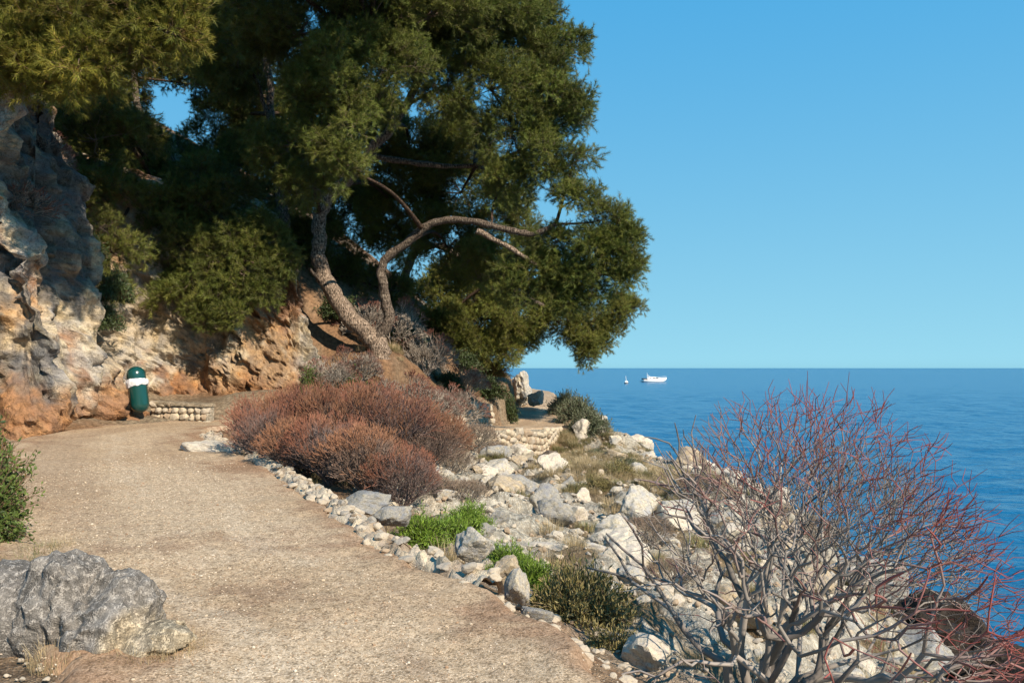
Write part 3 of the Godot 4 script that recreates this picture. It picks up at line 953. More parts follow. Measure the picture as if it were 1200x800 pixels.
func build_edging() -> void:
	# rough line of mortared rubble along the seaward edge of the path
	rng.seed = 99
	var t := thing("stone_edging", Vector3.ZERO, "low rough edging of pale rubble along the seaward side of the path", "edging")
	var core := Geo.new()
	var ring := 13
	var rows := 0
	var n := 0
	for j in range(0, line.size() - 1):
		var p: Vector2 = line[j][0]
		if p.y < 4.7 or p.y > 15.0 or j > 130: continue
		var nxt: Vector2 = line[j + 1][0]
		var dir := (nxt - p).normalized()
		var right := Vector2(dir.y, -dir.x)
		var steps := int(ceil(p.distance_to(nxt) / 0.05))
		for k in steps:
			var q := p.lerp(nxt, float(k) / steps)
			var hw: float = line[j][2]
			var wob := 0.12 * n_mid.get_noise_2d(q.x * 2.0, q.y * 2.0 + 7.0)
			var c := q + right * (hw + 0.10 + wob)
			var wd := 0.15 + 0.10 * n_mid.get_noise_2d(q.x * 3.0 + 5.0, q.y * 3.0)
			for i in ring:
				var a := float(i) / (ring - 1.0) * PI
				var o := c + right * cos(a) * wd
				var y := samp(g_ph, c.x, c.y) - 0.07 + sin(a) * (0.12 + 0.08 * n_fine.get_noise_2d(o.x * 2.0, o.y * 2.0)) + 0.06 * n_fine.get_noise_2d(o.x * 5.0, o.y * 5.0)
				core.v.append(Vector3(o.x, y, -o.y))
				core.c.append(lin(0.70, 0.61, 0.48).lerp(lin(0.40, 0.30, 0.21), smoothstep(-0.1, 0.5, n_mid.get_noise_2d(o.x * 3.0, o.y * 3.0))))
			rows += 1
			# stones
			if n < 290:
				for z in 2:
					if rng.randf() < 0.74: continue
					var s := rng.randf_range(0.028, 0.07)
					var a2 := rng.randf_range(0.1, 0.9) * PI
					var o2 := c + right * cos(a2) * wd * 1.1 + dir * rng.randf_range(-0.06, 0.06)
					var y2 := samp(g_ph, c.x, c.y) - 0.05 + sin(a2) * 0.12
					var st := part("stone", chunk_meshes[rng.randi() % 5], [M.pebble_pale, M.pebble_pale, M.pebble_tan, M.pebble_grey][rng.randi() % 4], t)
					st.transform = Transform3D(basis_up(rv(), rng.randf() * TAU).scaled(Vector3(s * 1.3, s * 0.9, s)), Vector3(o2.x, y2, -o2.y))
					n += 1
	for j in rows - 1:
		for i in ring - 1:
			var a := j * ring + i
			core.ix.append(a); core.ix.append(a + 1); core.ix.append(a + ring)
			core.ix.append(a + 1); core.ix.append(a + ring + 1); core.ix.append(a + ring)
	core.smooth()
	part("mortar_bed", core.mesh(), M.mortar, t)

func stone_wall(label: String, foot: Array, heights: Array, course: float, thick: float, sd: int, cap: bool) -> Node3D:
	# foot: Vector3 points along the face; heights: wall height at each
	rng.seed = sd
	var t := thing("stone_wall", Vector3.ZERO, label, "wall")
	var blocks := []
	for k in 5: blocks.append(block_stone(sd * 10 + k))
	var core := Geo.new()
	for i in foot.size() - 1:
		var a: Vector3 = foot[i]
		var b: Vector3 = foot[i + 1]
		var along := (b - a)
		var ln := Vector2(along.x, along.z).length()
		var dir := Vector3(along.x, 0, along.z).normalized()
		var outw := dir.cross(Vector3.UP).normalized()       # visible side
		var h0: float = heights[i]
		var h1: float = heights[i + 1]
		# recessed mortar core
		var p := [a - outw * 0.025, b - outw * 0.025, b - outw * thick, a - outw * thick]
		var up0 := Vector3.UP * (h0 - 0.015)
		var up1 := Vector3.UP * (h1 - 0.015)
		var mc := lin(0.60, 0.52, 0.41)
		core.quad(p[0], p[0] + up0, p[1] + up1, p[1], mc)
		core.quad(p[0] + up0, p[3] + up0, p[2] + up1, p[1] + up1, mc)
		core.quad(p[2], p[2] + up1, p[3] + up0, p[3], mc)
		core.quad(p[3], p[3] + up0, p[0] + up0, p[0], mc)
		core.quad(p[1], p[1] + up1, p[2] + up1, p[2], mc)
		var y := 0.0
		while y < maxf(h0, h1) - course * 0.3:
			var ch := course * rng.randf_range(0.8, 1.2)
			var s := rng.randf_range(-0.1, 0.05)
			while s < ln:
				var w := course * rng.randf_range(0.7, 1.9)
				var mid := (s + w * 0.5) / ln
				var hh := lerpf(h0, h1, clampf(mid, 0, 1))
				if y + ch * 0.6 < hh and mid > -0.02 and mid < 1.02:
					var st := part("stone", blocks[rng.randi() % 5], [M.wall_stone, M.pebble_pale, M.pebble_tan, M.wall_stone][rng.randi() % 4], t)
					var bs := Basis(dir, Vector3.UP, dir.cross(Vector3.UP)) * Basis(Vector3(0, 0, 1), rng.randf_range(-0.2, 0.2))
					st.transform = Transform3D(bs.scaled_local(Vector3(w * rng.randf_range(0.86, 1.04), ch * rng.randf_range(0.8, 1.2), 0.26)), a.lerp(b, mid) + Vector3.UP * (y + ch * 0.5) - outw * rng.randf_range(0.05, 0.11))
				s += w
			y += ch
	part("mortar_core", core.mesh(), M.soil, t)
	if cap:
		var g := Geo.new()
		var a: Vector3 = foot[0]
		var b: Vector3 = foot[foot.size() - 1]
		var dir := Vector3(b.x - a.x, 0, b.z - a.z).normalized()
		var outw := dir.cross(Vector3.UP).normalized()
		var ln := a.distance_to(b) + 0.04
		var nn := 24
		var prof := [Vector2(0.035, -0.03), Vector2(0.04, 0.02), Vector2(0.02, 0.04), Vector2(-thick, 0.045), Vector2(-thick - 0.02, -0.03)]
		for i in nn + 1:
			var c := a - dir * 0.02 + dir * ln * (float(i) / nn) + Vector3.UP * lerpf(heights[0], heights[1], float(i) / nn)
			for q in prof:
				g.v.append(c + outw * (q.x + rng.randf_range(-0.012, 0.008)) + Vector3.UP * (q.y + rng.randf_range(-0.008, 0.008)))
				g.c.append(lin(0.50, 0.40, 0.29))
		for i in nn:
			for k in 4:
				var z := i * 5 + k
				g.ix.append(z); g.ix.append(z + 1); g.ix.append(z + 5)
				g.ix.append(z + 1); g.ix.append(z + 6); g.ix.append(z + 5)
		for e in [0, nn]:
			for k in range(1, 4):
				g.ix.append(e * 5); g.ix.append(e * 5 + k); g.ix.append(e * 5 + k + 1)
		g.smooth()
		part("coping", g.mesh(), M.soil, t)
	return t

func build_walls() -> void:
	# low block beside the bin
	var a := W(176, 493, 19.4)
	var b := W(241, 494, 19.1)
	a.y = 0.20; b.y = 0.20
	stone_wall("low whitewashed rubble wall with flat top at the path bend", [a, b], [0.56, 0.50], 0.14, 0.34, 5, true)
	# seaward retaining wall of the far path
	var foot := []
	var hs := []
	for j in range(0, line.size(), 3):
		var p: Vector2 = line[j][0]
		if p.y < 24.0 or p.y > 38.5: continue
		var nxt: Vector2 = line[mini(j + 2, line.size() - 1)][0]
		var dir := (nxt - p).normalized()
		var c: Vector2 = p + Vector2(dir.y, -dir.x) * (line[j][2] + 0.24)
		var top: float = line[j][1] - 0.03
		var h := clampf(top - H(c.x + 0.4, c.y - 0.4) + 0.1, 0.45, 1.35)
		foot.append(Vector3(c.x, top - h, -c.y))
		hs.append(h)
	stone_wall("pale rubble retaining wall holding up the far path on its seaward side", foot, hs, 0.21, 0.3, 6, false)
	# inland wall beside the far path
	foot = []; hs = []
	for j in range(0, line.size(), 3):
		var p: Vector2 = line[j][0]
		if p.y < 24.0 or p.y > 31.4: continue
		var nxt: Vector2 = line[mini(j + 2, line.size() - 1)][0]
		var dir := (nxt - p).normalized()
		var c: Vector2 = p - Vector2(dir.y, -dir.x) * (line[j][2] - 0.14)
		foot.append(Vector3(c.x, line[j][1] - 0.1, -c.y))
		hs.append(lerpf(1.15, 0.9, (p.y - 24.0) / 7.4))
	stone_wall("cream rubble wall on the inland side of the far path", foot, hs, 0.23, 0.35, 8, false)

# ---------------------------------------------------------------- bin
func lathe(prof: Array, sides: int, col := Color(1, 1, 1)) -> Geo:
	var g := Geo.new()
	for p in prof:
		for k in sides:
			var a := TAU * k / sides
			g.v.append(Vector3(cos(a) * p[0], p[1], sin(a) * p[0])); g.c.append(col)
	for i in prof.size() - 1:
		for k in sides:
			var a := i * sides + k
			var b := i * sides + (k + 1) % sides
			g.ix.append(a); g.ix.append(a + sides); g.ix.append(b)
			g.ix.append(b); g.ix.append(a + sides); g.ix.append(b + sides)
	g.smooth()
	for i in g.n.size():
		var r := Vector3(g.v[i].x, 0, g.v[i].z)
		if r.length() > 0.05 and g.n[i].dot(r) < 0.0: g.n[i] = -g.n[i]
	return g

func build_bin() -> void:
	var at := W(166, 489, 18.6)
	at.y = H(at.x, 18.6)
	var t := thing("litter_bin", at, "dark green capsule shaped litter bin with white bag round its mouth", "litter bin")
	t.rotation = Vector3(0.0, 0.35, 0.13)
	var r := 0.205
	var body := []
	for k in 9:
		var a := -PI / 2 + PI / 2 * k / 8.0
		body.append([maxf(r * cos(a), 0.002), 0.40 + r * 1.0 * sin(a)])
	body.append([r, 0.6]); body.append([r, 0.86]); body.append([r * 1.02, 0.865]); body.append([r * 1.02, 0.885])
	part("body", lathe(body, 36).mesh(), M.bin, t)
	part("mouth", lathe([[r * 0.97, 0.87], [r * 0.97, 0.99]], 36).mesh(), M.hole, t)
	var hood := [[r * 1.02, 0.98], [r * 1.02, 1.0], [r, 1.005], [r, 1.08]]
	for k in 9:
		var a := PI / 2 * k / 8.0
		hood.append([maxf(r * cos(a), 0.002), 1.08 + r * 0.95 * sin(a)])
	part("hood", lathe(hood, 36).mesh(), M.bin, t)
	# plastic bag: a crumpled band, torn lower on one side
	var g := Geo.new()
	var n := 72
	for j in 9:
		for k in n:
			var a := TAU * k / n
			var low := 0.80 + 0.045 * sin(a + 0.6) + 0.02 * n_mid.get_noise_2d(cos(a) * 3.0, sin(a) * 3.0)
			var high := 0.975 + 0.03 * sin(a - 0.5) + 0.015 * n_mid.get_noise_2d(cos(a) * 4.0 + 9.0, sin(a) * 4.0)
			var s := j / 8.0
			var rr := r + 0.012 + 0.022 * sin(s * PI) + 0.016 * n_fine.get_noise_3d(cos(a) * 1.4, s * 2.0, sin(a) * 1.4) + 0.012 * n_mid.get_noise_3d(cos(a) * 3.0, s * 1.5, sin(a) * 3.0)
			if absf(a - 5.9) < 0.3: rr += 0.045 * (1.0 - absf(a - 5.9) / 0.3) * s
			g.v.append(Vector3(cos(a) * rr, lerpf(low, high, s), sin(a) * rr)); g.c.append(Color(1, 1, 1))
	for j in 8:
		for k in n:
			var a := j * n + k
			var b := j * n + (k + 1) % n
			g.ix.append(a); g.ix.append(a + n); g.ix.append(b)
			g.ix.append(b); g.ix.append(a + n); g.ix.append(b + n)
	g.smooth()
	part("plastic_bag", g.mesh(), M.bag, t)
	var post := Geo.new()
	post.tube(PackedVector3Array([Vector3(-0.20, -0.25, -0.16), Vector3(-0.20, 1.0, -0.16)]), PackedFloat32Array([0.028, 0.028]), 10, Color(1, 1, 1), Color(1, 1, 1))
	part("post", post.mesh(), M.iron, t)
	for y in [0.55, 0.8]:
		var br := Geo.new()
		br.box(Vector3(-0.215, y - 0.02, -0.18), Vector3(-0.10, y + 0.02, -0.13), Color(1, 1, 1))
		part("bracket", br.mesh(), M.iron, t)

# ---------------------------------------------------------------- boat and buoy
func loft(sections: Array, closed: bool) -> Geo:
	var g := Geo.new()
	var n: int = sections[0].size()
	for s in sections:
		for p in s: g.v.append(p); g.c.append(Color(1, 1, 1))
	for i in sections.size() - 1:
		for k in (n if closed else n - 1):
			var a := i * n + k
			var b := i * n + (k + 1) % n
			g.ix.append(a); g.ix.append(a + n); g.ix.append(b)
			g.ix.append(b); g.ix.append(a + n); g.ix.append(b + n)
	for e in [0, sections.size() - 1]:
		for k in range(1, n - 1):
			g.ix.append(e * n); g.ix.append(e * n + k); g.ix.append(e * n + k + 1)
	g.smooth()
	return g

func build_boat() -> void:
	var p := W(766, 446.8, 372.0)
	var t := thing("motor_boat", Vector3(p.x, SEA, p.z), "white cabin motor boat lying on the sea near the horizon", "boat")
	t.rotation.y = 0.22
	# bow towards +x
	var secs := []
	for s in [[-5.6, 1.5, 1.05, 0.35], [-5.0, 1.62, 1.1, 0.3], [-2.5, 1.75, 1.2, 0.15], [0.5, 1.75, 1.4, 0.1], [3.0, 1.45, 1.65, 0.15], [4.8, 0.85, 1.85, 0.45], [5.8, 0.35, 2.0, 0.95], [6.5, 0.04, 2.12, 1.7]]:
		secs.append([Vector3(s[0], s[3] - 0.45, 0), Vector3(s[0], s[3] - 0.2, s[1] * 0.7), Vector3(s[0], s[3] + 0.25, s[1] * 0.9), Vector3(s[0], s[2], s[1]), Vector3(s[0], s[2] + 0.03, s[1] * 0.9), Vector3(s[0], s[2] + 0.05, 0),
			Vector3(s[0], s[2] + 0.03, -s[1] * 0.9), Vector3(s[0], s[2], -s[1]), Vector3(s[0], s[3] + 0.25, -s[1] * 0.9), Vector3(s[0], s[3] - 0.2, -s[1] * 0.7)])
	part("hull", loft(secs, true).mesh(), M.gelcoat, t)
	secs = []
	for s in [[-3.4, 1.2, 2.0, 1.0], [-2.6, 1.3, 2.35, 1.0], [-1.2, 1.3, 2.45, 1.1], [0.6, 1.2, 2.35, 1.2], [2.6, 0.95, 2.0, 1.3], [4.4, 0.5, 1.75, 1.5]]:
		secs.append([Vector3(s[0], s[3], s[1]), Vector3(s[0], s[2] - 0.2, s[1] * 0.88), Vector3(s[0], s[2], s[1] * 0.6), Vector3(s[0], s[2], -s[1] * 0.6), Vector3(s[0], s[2] - 0.2, -s[1] * 0.88), Vector3(s[0], s[3], -s[1])])
	var cabin := part("cabin", loft(secs, true).mesh(), M.gelcoat, t)
	for z in [-1, 1]:
		for q in [[-2.3, -1.1], [-0.95, 0.5], [0.65, 2.0]]:
			var w := Geo.new()
			w.quad(Vector3(q[0], 1.62, z * 1.27), Vector3(q[0] + 0.1, 2.08, z * 1.16), Vector3(q[1] - 0.1, 2.02, z * 1.14), Vector3(q[1], 1.62, z * 1.22), Color(1, 1, 1))
			w.quad(Vector3(q[0], 1.62, z * 1.22), Vector3(q[0] + 0.1, 2.08, z * 1.1), Vector3(q[1] - 0.1, 2.02, z * 1.08), Vector3(q[1], 1.62, z * 1.17), Color(1, 1, 1))
			part("window", w.mesh(), M.boat_glass, cabin)
	var g := Geo.new()
	g.box(Vector3(-6.4, 0.3, -1.3), Vector3(-5.5, 0.42, 1.3), Color(1, 1, 1))
	part("swim_platform", g.mesh(), M.boat_dark, t)
	g = Geo.new()
	g.tube(PackedVector3Array([Vector3(-2.2, 2.2, -1.2), Vector3(-2.9, 3.0, -1.0), Vector3(-3.1, 3.15, 0), Vector3(-2.9, 3.0, 1.0), Vector3(-2.2, 2.2, 1.2)]), PackedFloat32Array([0.16, 0.14, 0.14, 0.14, 0.16]), 8, Color(1, 1, 1), Color(1, 1, 1))
	var arch := part("radar_arch", g.mesh(), M.gelcoat, t)
	g = Geo.new()
	g.tube(PackedVector3Array([Vector3(-3.0, 3.1, 0), Vector3(-3.2, 4.3, 0)]), PackedFloat32Array([0.12, 0.06]), 8, Color(1, 1, 1), Color(1, 1, 1))
	part("mast", g.mesh(), M.gelcoat, arch)
	g = Geo.new()
	g.box(Vector3(-5.4, 1.1, -1.2), Vector3(-3.5, 1.75, 1.2), Color(1, 1, 1))
	part("cockpit_seat", g.mesh(), M.boat_dark, t)
	for z in [-1, 1]:
		g = Geo.new()
		g.quad(Vector3(-4.5, 0.85, z * 1.74), Vector3(-4.5, 1.0, z * 1.76), Vector3(2.6, 1.3, z * 1.56), Vector3(2.6, 1.12, z * 1.54), Color(1, 1, 1))
		part("hull_stripe", g.mesh(), M.boat_stripe, t)
	g = Geo.new()
	for z in [-1, 1]:
		g.tube(PackedVector3Array([Vector3(2.0, 2.2, z * 1.5), Vector3(4.6, 2.45, z * 0.9), Vector3(6.4, 2.6, 0)]), PackedFloat32Array([0.03, 0.03, 0.03]), 5, Color(1, 1, 1), Color(1, 1, 1))
	part("bow_rail", g.mesh(), M.gelcoat, t)
	# mooring buoy
	p = W(734, 450.2, 330.0)
	t = thing("mooring_buoy", Vector3(p.x, SEA, p.z), "small white mooring buoy with a thin pole left of the boat", "buoy")
	var prof := []
	for k in 13:
		var a := -PI / 2 + PI * k / 12.0
		prof.append([maxf(0.85 * cos(a), 0.01), 0.45 + 0.8 * sin(a)])
	part("float", lathe(prof, 20).mesh(), M.gelcoat, t)
	part("band", lathe([[0.80, 0.15], [0.88, 0.2], [0.88, 0.5], [0.80, 0.55]], 20).mesh(), M.boat_dark, t)
	g = Geo.new()
	g.tube(PackedVector3Array([Vector3(0, 1.1, 0), Vector3(-0.2, 3.2, 0)]), PackedFloat32Array([0.12, 0.07]), 8, Color(1, 1, 1), Color(1, 1, 1))
	part("pole", g.mesh(), M.gelcoat, t)

# ---------------------------------------------------------------- bare tree spurges
# R: c centre and rad radii of the dome, wood, tip colours, maxl, spread, sides
func grow(g: Geo, p: Vector3, dir: Vector3, ln: float, r: float, level: int, R: Dictionary) -> void:
	var sides: int = 6 if r > 0.018 else (4 if r > 0.006 else 3)
	var wob: Vector3 = rv() * ln * R.get("crook", 0.10)
	var q := p + dir * ln
	q += Vector3(0, ln * 0.06, 0)
	var c: Vector3 = R.c
	var rad: Vector3 = R.rad
	var e := ((q - c) / rad).length()
	var e0 := ((p - c) / rad).length()
	var k0 := smoothstep(R.red0, R.red1, e0)
	var k1 := smoothstep(R.red0, R.red1, e)
	if R.has("redx"):
		k0 *= smoothstep(-0.9, 0.5, p.x + R.redx * n_mid.get_noise_3d(p.x * 2.0, p.y * 2.0, p.z * 2.0))
		k1 *= smoothstep(-0.9, 0.5, q.x + R.redx * n_mid.get_noise_3d(q.x * 2.0, q.y * 2.0, q.z * 2.0))
	var wood: Color = R.wood
	wood = wood * rng.randf_range(0.55, 1.3)
	var tip: Color = R.tip
	tip = tip * rng.randf_range(0.75, 1.25)
	var last: bool = level >= R.maxl or e > 1.0
	var r1 := r * (0.82 if not last else 0.55)
	if r > 0.006:
		g.tube(PackedVector3Array([p, p.lerp(q, 0.33) + wob, p.lerp(q, 0.7) + wob * 0.6, q]), PackedFloat32Array([r, r * 0.95, r * 0.88, r1]), sides, wood.lerp(tip, k0), wood.lerp(tip, k1))
	else:
		g.tube(PackedVector3Array([p, p.lerp(q, 0.5) + wob, q]), PackedFloat32Array([r, r * 0.9, r1]), sides, wood.lerp(tip, k0), wood.lerp(tip, k1))
	if last: return
	var n := 2 if rng.randf() < R.two else 3
	var outw := ((q - c) / (rad * rad)).normalized()
	var a0 := rng.randf() * TAU
	var b := basis_up(dir, a0)
	for k in n:
		var a := TAU * k / n + rng.randf_range(-0.4, 0.4)
		var sp: float = R.spread * rng.randf_range(0.6, 1.25)
		var nd := dir * cos(sp) + (b.x * cos(a) + b.z * sin(a)) * sin(sp)
		nd = (nd + outw * R.out + Vector3.UP * R.up).normalized()
		grow(g, q - dir * r * 0.3, nd, ln * rng.randf_range(0.74, 1.02) * R.shrink, maxf(r1 * rng.randf_range(0.72, 0.92), R.rmin), level + 1, R)

func spurge(stems: int, R: Dictionary, ln: float, r: float, lean: float) -> Array:
	var out := []
	for k in stems:
		var g := Geo.new()
		var a := TAU * (k + rng.randf_range(-0.3, 0.3)) / stems
		var dir := Vector3(cos(a) * lean * rng.randf_range(0.5, 1.2), 1.0, sin(a) * lean * rng.randf_range(0.5, 1.2)).normalized()
		grow(g, Vector3(cos(a), 0, sin(a)) * r * 1.3 - dir * 0.12, dir, ln * rng.randf_range(0.8, 1.2), r * rng.randf_range(0.75, 1.1), 0, R)
		out.append(g)
	return out

func build_spurges() -> void:
	# the big leafless one at the right front
	rng.seed = 31
	var base := W(884, 836, 5.6)
	base.y = H(base.x, 5.6)
	var t := thing("bare_shrub", base, "large leafless spreading shrub with grey stems and red tips at right front", "shrub")
	var R := {"c": Vector3(0.36, 0.28, 0), "rad": Vector3(1.40, 1.90, 1.3), "wood": lin(0.25, 0.22, 0.195), "tip": lin(0.30, 0.07, 0.06), "red0": 0.78, "red1": 1.04, "redx": 0.8, "maxl": 8, "two": 0.86, "spread": 0.62, "out": 0.13, "up": 0.04, "crook": 0.2, "shrink": 0.975, "rmin": 0.0030}
	var stems := [[-0.42, 1.0, 0.1, 0.040], [-0.12, 1.0, -0.3, 0.042], [0.12, 1.0, 0.15, 0.050], [0.42, 1.0, -0.15, 0.046], [0.8, 0.9, 0.25, 0.040], [1.15, 0.7, -0.1, 0.038], [0.5, 0.8, -0.6, 0.034], [0.0, 0.9, 0.5, 0.032], [1.5, 0.42, 0.15, 0.032], [1.0, 0.75, -0.5, 0.032], [0.75, 1.0, 0.5, 0.036]]
	for s in stems:
		var g := Geo.new()
		var dir := Vector3(s[0], s[1], s[2]).normalized()
		grow(g, dir * 0.04 + Vector3(0, -0.15, 0), dir, 0.46, s[3], 0, R)
		part("stem", g.mesh(), M.twig, t)
	# shared forms for the others
	var forms := []
	var looks := [
		# rusty hedge form: dense, fine
		[20, {"c": Vector3(0, 0.1, 0), "rad": Vector3(0.72, 0.82, 0.72), "wood": lin(0.20, 0.15, 0.135), "tip": lin(0.28, 0.12, 0.075), "red0": 0.68, "red1": 0.95, "maxl": 6, "two": 0.6, "spread": 0.42, "out": 0.12, "up": 0.12, "shrink": 0.86, "rmin": 0.0032}, 0.22, 0.013, 0.75],
		[22, {"c": Vector3(0, 0.1, 0), "rad": Vector3(0.8, 0.74, 0.75), "wood": lin(0.22, 0.16, 0.13), "tip": lin(0.31, 0.155, 0.09), "red0": 0.66, "red1": 0.95, "maxl": 6, "two": 0.6, "spread": 0.44, "out": 0.12, "up": 0.10, "shrink": 0.86, "rmin": 0.0032}, 0.22, 0.013, 0.85],
		# grey and dull red form by the pine
		[9, {"c": Vector3(0, 0.1, 0), "rad": Vector3(0.9, 1.0, 0.9), "wood": lin(0.36, 0.31, 0.26), "tip": lin(0.20, 0.085, 0.06), "red0": 0.8, "red1": 1.0, "maxl": 7, "two": 0.65, "spread": 0.48, "out": 0.14, "up": 0.05, "shrink": 0.88, "rmin": 0.006}, 0.27, 0.024, 0.8],
		# low dead grey twigs
		[12, {"c": Vector3(0, 0.0, 0), "rad": Vector3(0.75, 0.45, 0.75), "wood": lin(0.30, 0.25, 0.20), "tip": lin(0.27, 0.20, 0.15), "red0": 0.6, "red1": 1.0, "maxl": 6, "two": 0.7, "spread": 0.5, "out": 0.12, "up": 0.0, "shrink": 0.88, "rmin": 0.004}, 0.18, 0.012, 1.3]]
	for l in looks:
		var g := Geo.new()
		var made := []
		for s in spurge(l[0], l[1], l[2], l[3], l[4]):
			if l[0] == 9:
				made.append(s.mesh())
				continue
			var off := g.v.size()
			g.v.append_array(s.v); g.n.append_array(s.n); g.c.append_array(s.c)
			for i in s.ix: g.ix.append(i + off)
		forms.append([g.mesh()] if made.is_empty() else made)
	# form, px, py of the base, d, scale, label, group
	var hedge := "rusty leafless shrubs between path and slope"
	var spots := [
		[0, 300, 548, 12.6, 1.00], [1, 340, 560, 11.8, 1.10], [0, 385, 566, 11.2, 1.15], [1, 430, 570, 10.8, 1.1], [0, 470, 572, 10.6, 1.0],
		[1, 320, 520, 14.0, 1.20], [0, 365, 525, 13.4, 1.35], [1, 410, 528, 13.0, 1.4], [0, 456, 535, 12.9, 1.35], [1, 496, 545, 12.85, 1.1], [0, 300, 505, 15.4, 1.1], [1, 350, 500, 15.6, 1.2], [0, 430, 510, 15.4, 1.35], [1, 485, 515, 15.0, 1.15]]
	var n := 0
	var order := ["leftmost", "second from left", "third from left", "fourth from left", "fifth from left", "sixth from left", "seventh from left", "eighth from left", "rightmost"]
	var rows := [[], []]
	for s in spots: rows[0 if s[3] < 12.8 else 1].append(s[1])
	rows[0].sort(); rows[1].sort()
	for s in spots:
		var p := W(s[1] + (14.0 if s[1] < 345 else 0.0), s[2], s[3])
		p.y = H(p.x, s[3]) - 0.03
		var front: bool = s[3] < 12.8
		var o := thing("rusty_shrub", p, "rust tipped leafless shrub, %s in the %s row of the path hedge" % [order[rows[0 if front else 1].find(s[1])], "front" if front else "back"], "shrub", hedge)
		for f in forms[s[0]]: part("stem" if forms[s[0]].size() > 1 else "branches", f, M.twig, o)
		o.rotation.y = n * 1.9
		o.scale = Vector3.ONE * s[4] * (1.22 if s[3] > 12.0 else 1.05)
		n += 1
	var greys := [[2, 415, 425, 23.2, 1.0, "bare shrub between the green shrub and the pine trunk"], [2, 470, 452, 23.0, 1.25, "wide bare shrub on the bank in front of the pine"], [2, 530, 462, 25.2, 1.1, "bare shrub at the left end of the inland wall"], [2, 500, 470, 22.6, 1.0, "bare shrub low on the bank above the path"], [2, 460, 380, 27.5, 1.3, "tall bare shrub behind the pine fork"], [2, 385, 440, 22.4, 0.9, "bare shrub against the cliff's right end"], [2, 430, 350, 26.5, 1.0, "red tipped bare shrub growing in the fork of the big pine"], [2, 480, 430, 24.0, 1.05, "grey stemmed bare shrub with red tips right of the pine trunk"], [2, 512, 440, 24.0, 1.0, "red tipped bare shrub on the bank above the far path"], [2, 500, 405, 27.0, 1.2, "dull red bare shrub behind the others right of the pine"], [2, 452, 460, 22.0, 0.95, "pale bare shrub below the pine trunk"], [2, 545, 440, 29.0, 1.0, "bare shrub beside the green bush above the inland wall"], [2, 405, 455, 20.5, 0.9, "bare shrub on the bank under the green leafy shrub"]]
	for s in greys:
		var p := W(s[1], s[2], s[3])
		p.y = H(p.x, s[3]) - 0.05
		var o := thing("bare_shrub", p, s[5], "shrub", "bare grey shrubs round the pine")
		for f in forms[s[0]]: part("stem" if forms[s[0]].size() > 1 else "branches", f, M.twig, o)
		o.rotation.y = n * 2.3
		o.scale = Vector3.ONE * s[4] * 1.25
		n += 1
	var ch := [[2, 12, 262, 17.2, 1.2, "brown bare shrub on the cliff at the left edge under the pine boughs"], [2, 30, 200, 18.2, 1.1, "brown bare shrub high on the cliff spur"]]
	for s in ch:
		var p := W(s[1], s[2], s[3])
		var o := thing("bare_shrub", p, s[5], "shrub", "")
		for f in forms[s[0]]: part("stem" if forms[s[0]].size() > 1 else "branches", f, M.twig, o)
		o.rotation = Vector3(0.3, n * 2.3, -0.6)
		o.scale = Vector3.ONE * s[4]
		n += 1
	for s in [[530, 560, 15.0, 1.0, "low tangle of dry grey twigs right of the rusty hedge"], [555, 540, 18.0, 1.3, "dry grey twigs below the far retaining wall"], [500, 590, 11.5, 0.8, "dry twigs behind the bright green spurge"], [575, 520, 21.0, 1.3, "dry twigs against the far retaining wall"], [545, 600, 11.5, 0.8, "dry twigs beside the tan block"], [520, 530, 19.0, 1.2, "dry grey twigs behind the rusty hedge"], [760, 640, 11.5, 0.9, "dry twigs on the rocks left of the big bare shrub"], [820, 600, 15.0, 1.1, "dry twigs on the rocky shoulder behind the big bare shrub"], [790, 690, 8.8, 0.7, "dry twigs low among the near rocks"], [960, 640, 12.5, 1.0, "dry twigs on the rocky crest behind the big bare shrub"]]:
		var p := W(s[0], s[1], s[2])
		p.y = H(p.x, s[2])
		var o := thing("dry_twig_bush", p, s[4], "shrub", "dry twig bushes on the slope")
		part("branches", forms[3][0], M.twig, o)
		o.rotation.y = n * 2.1
		o.scale = Vector3.ONE * s[3]
		n += 1

# ---------------------------------------------------------------- leafy plants
func leaf(g: Geo, p: Vector3, dir: Vector3, ln: float, wd: float, col: Color) -> void:
	var sidev := dir.cross(rv()).normalized() * wd * 0.5
	var up := sidev.cross(dir).normalized() * wd * 0.18
	var m := p + dir * ln * 0.5
	var e := p + dir * ln - up * 1.5
	g.tri(p, m + sidev + up, e, col)
	g.tri(p, e, m - sidev + up, col)

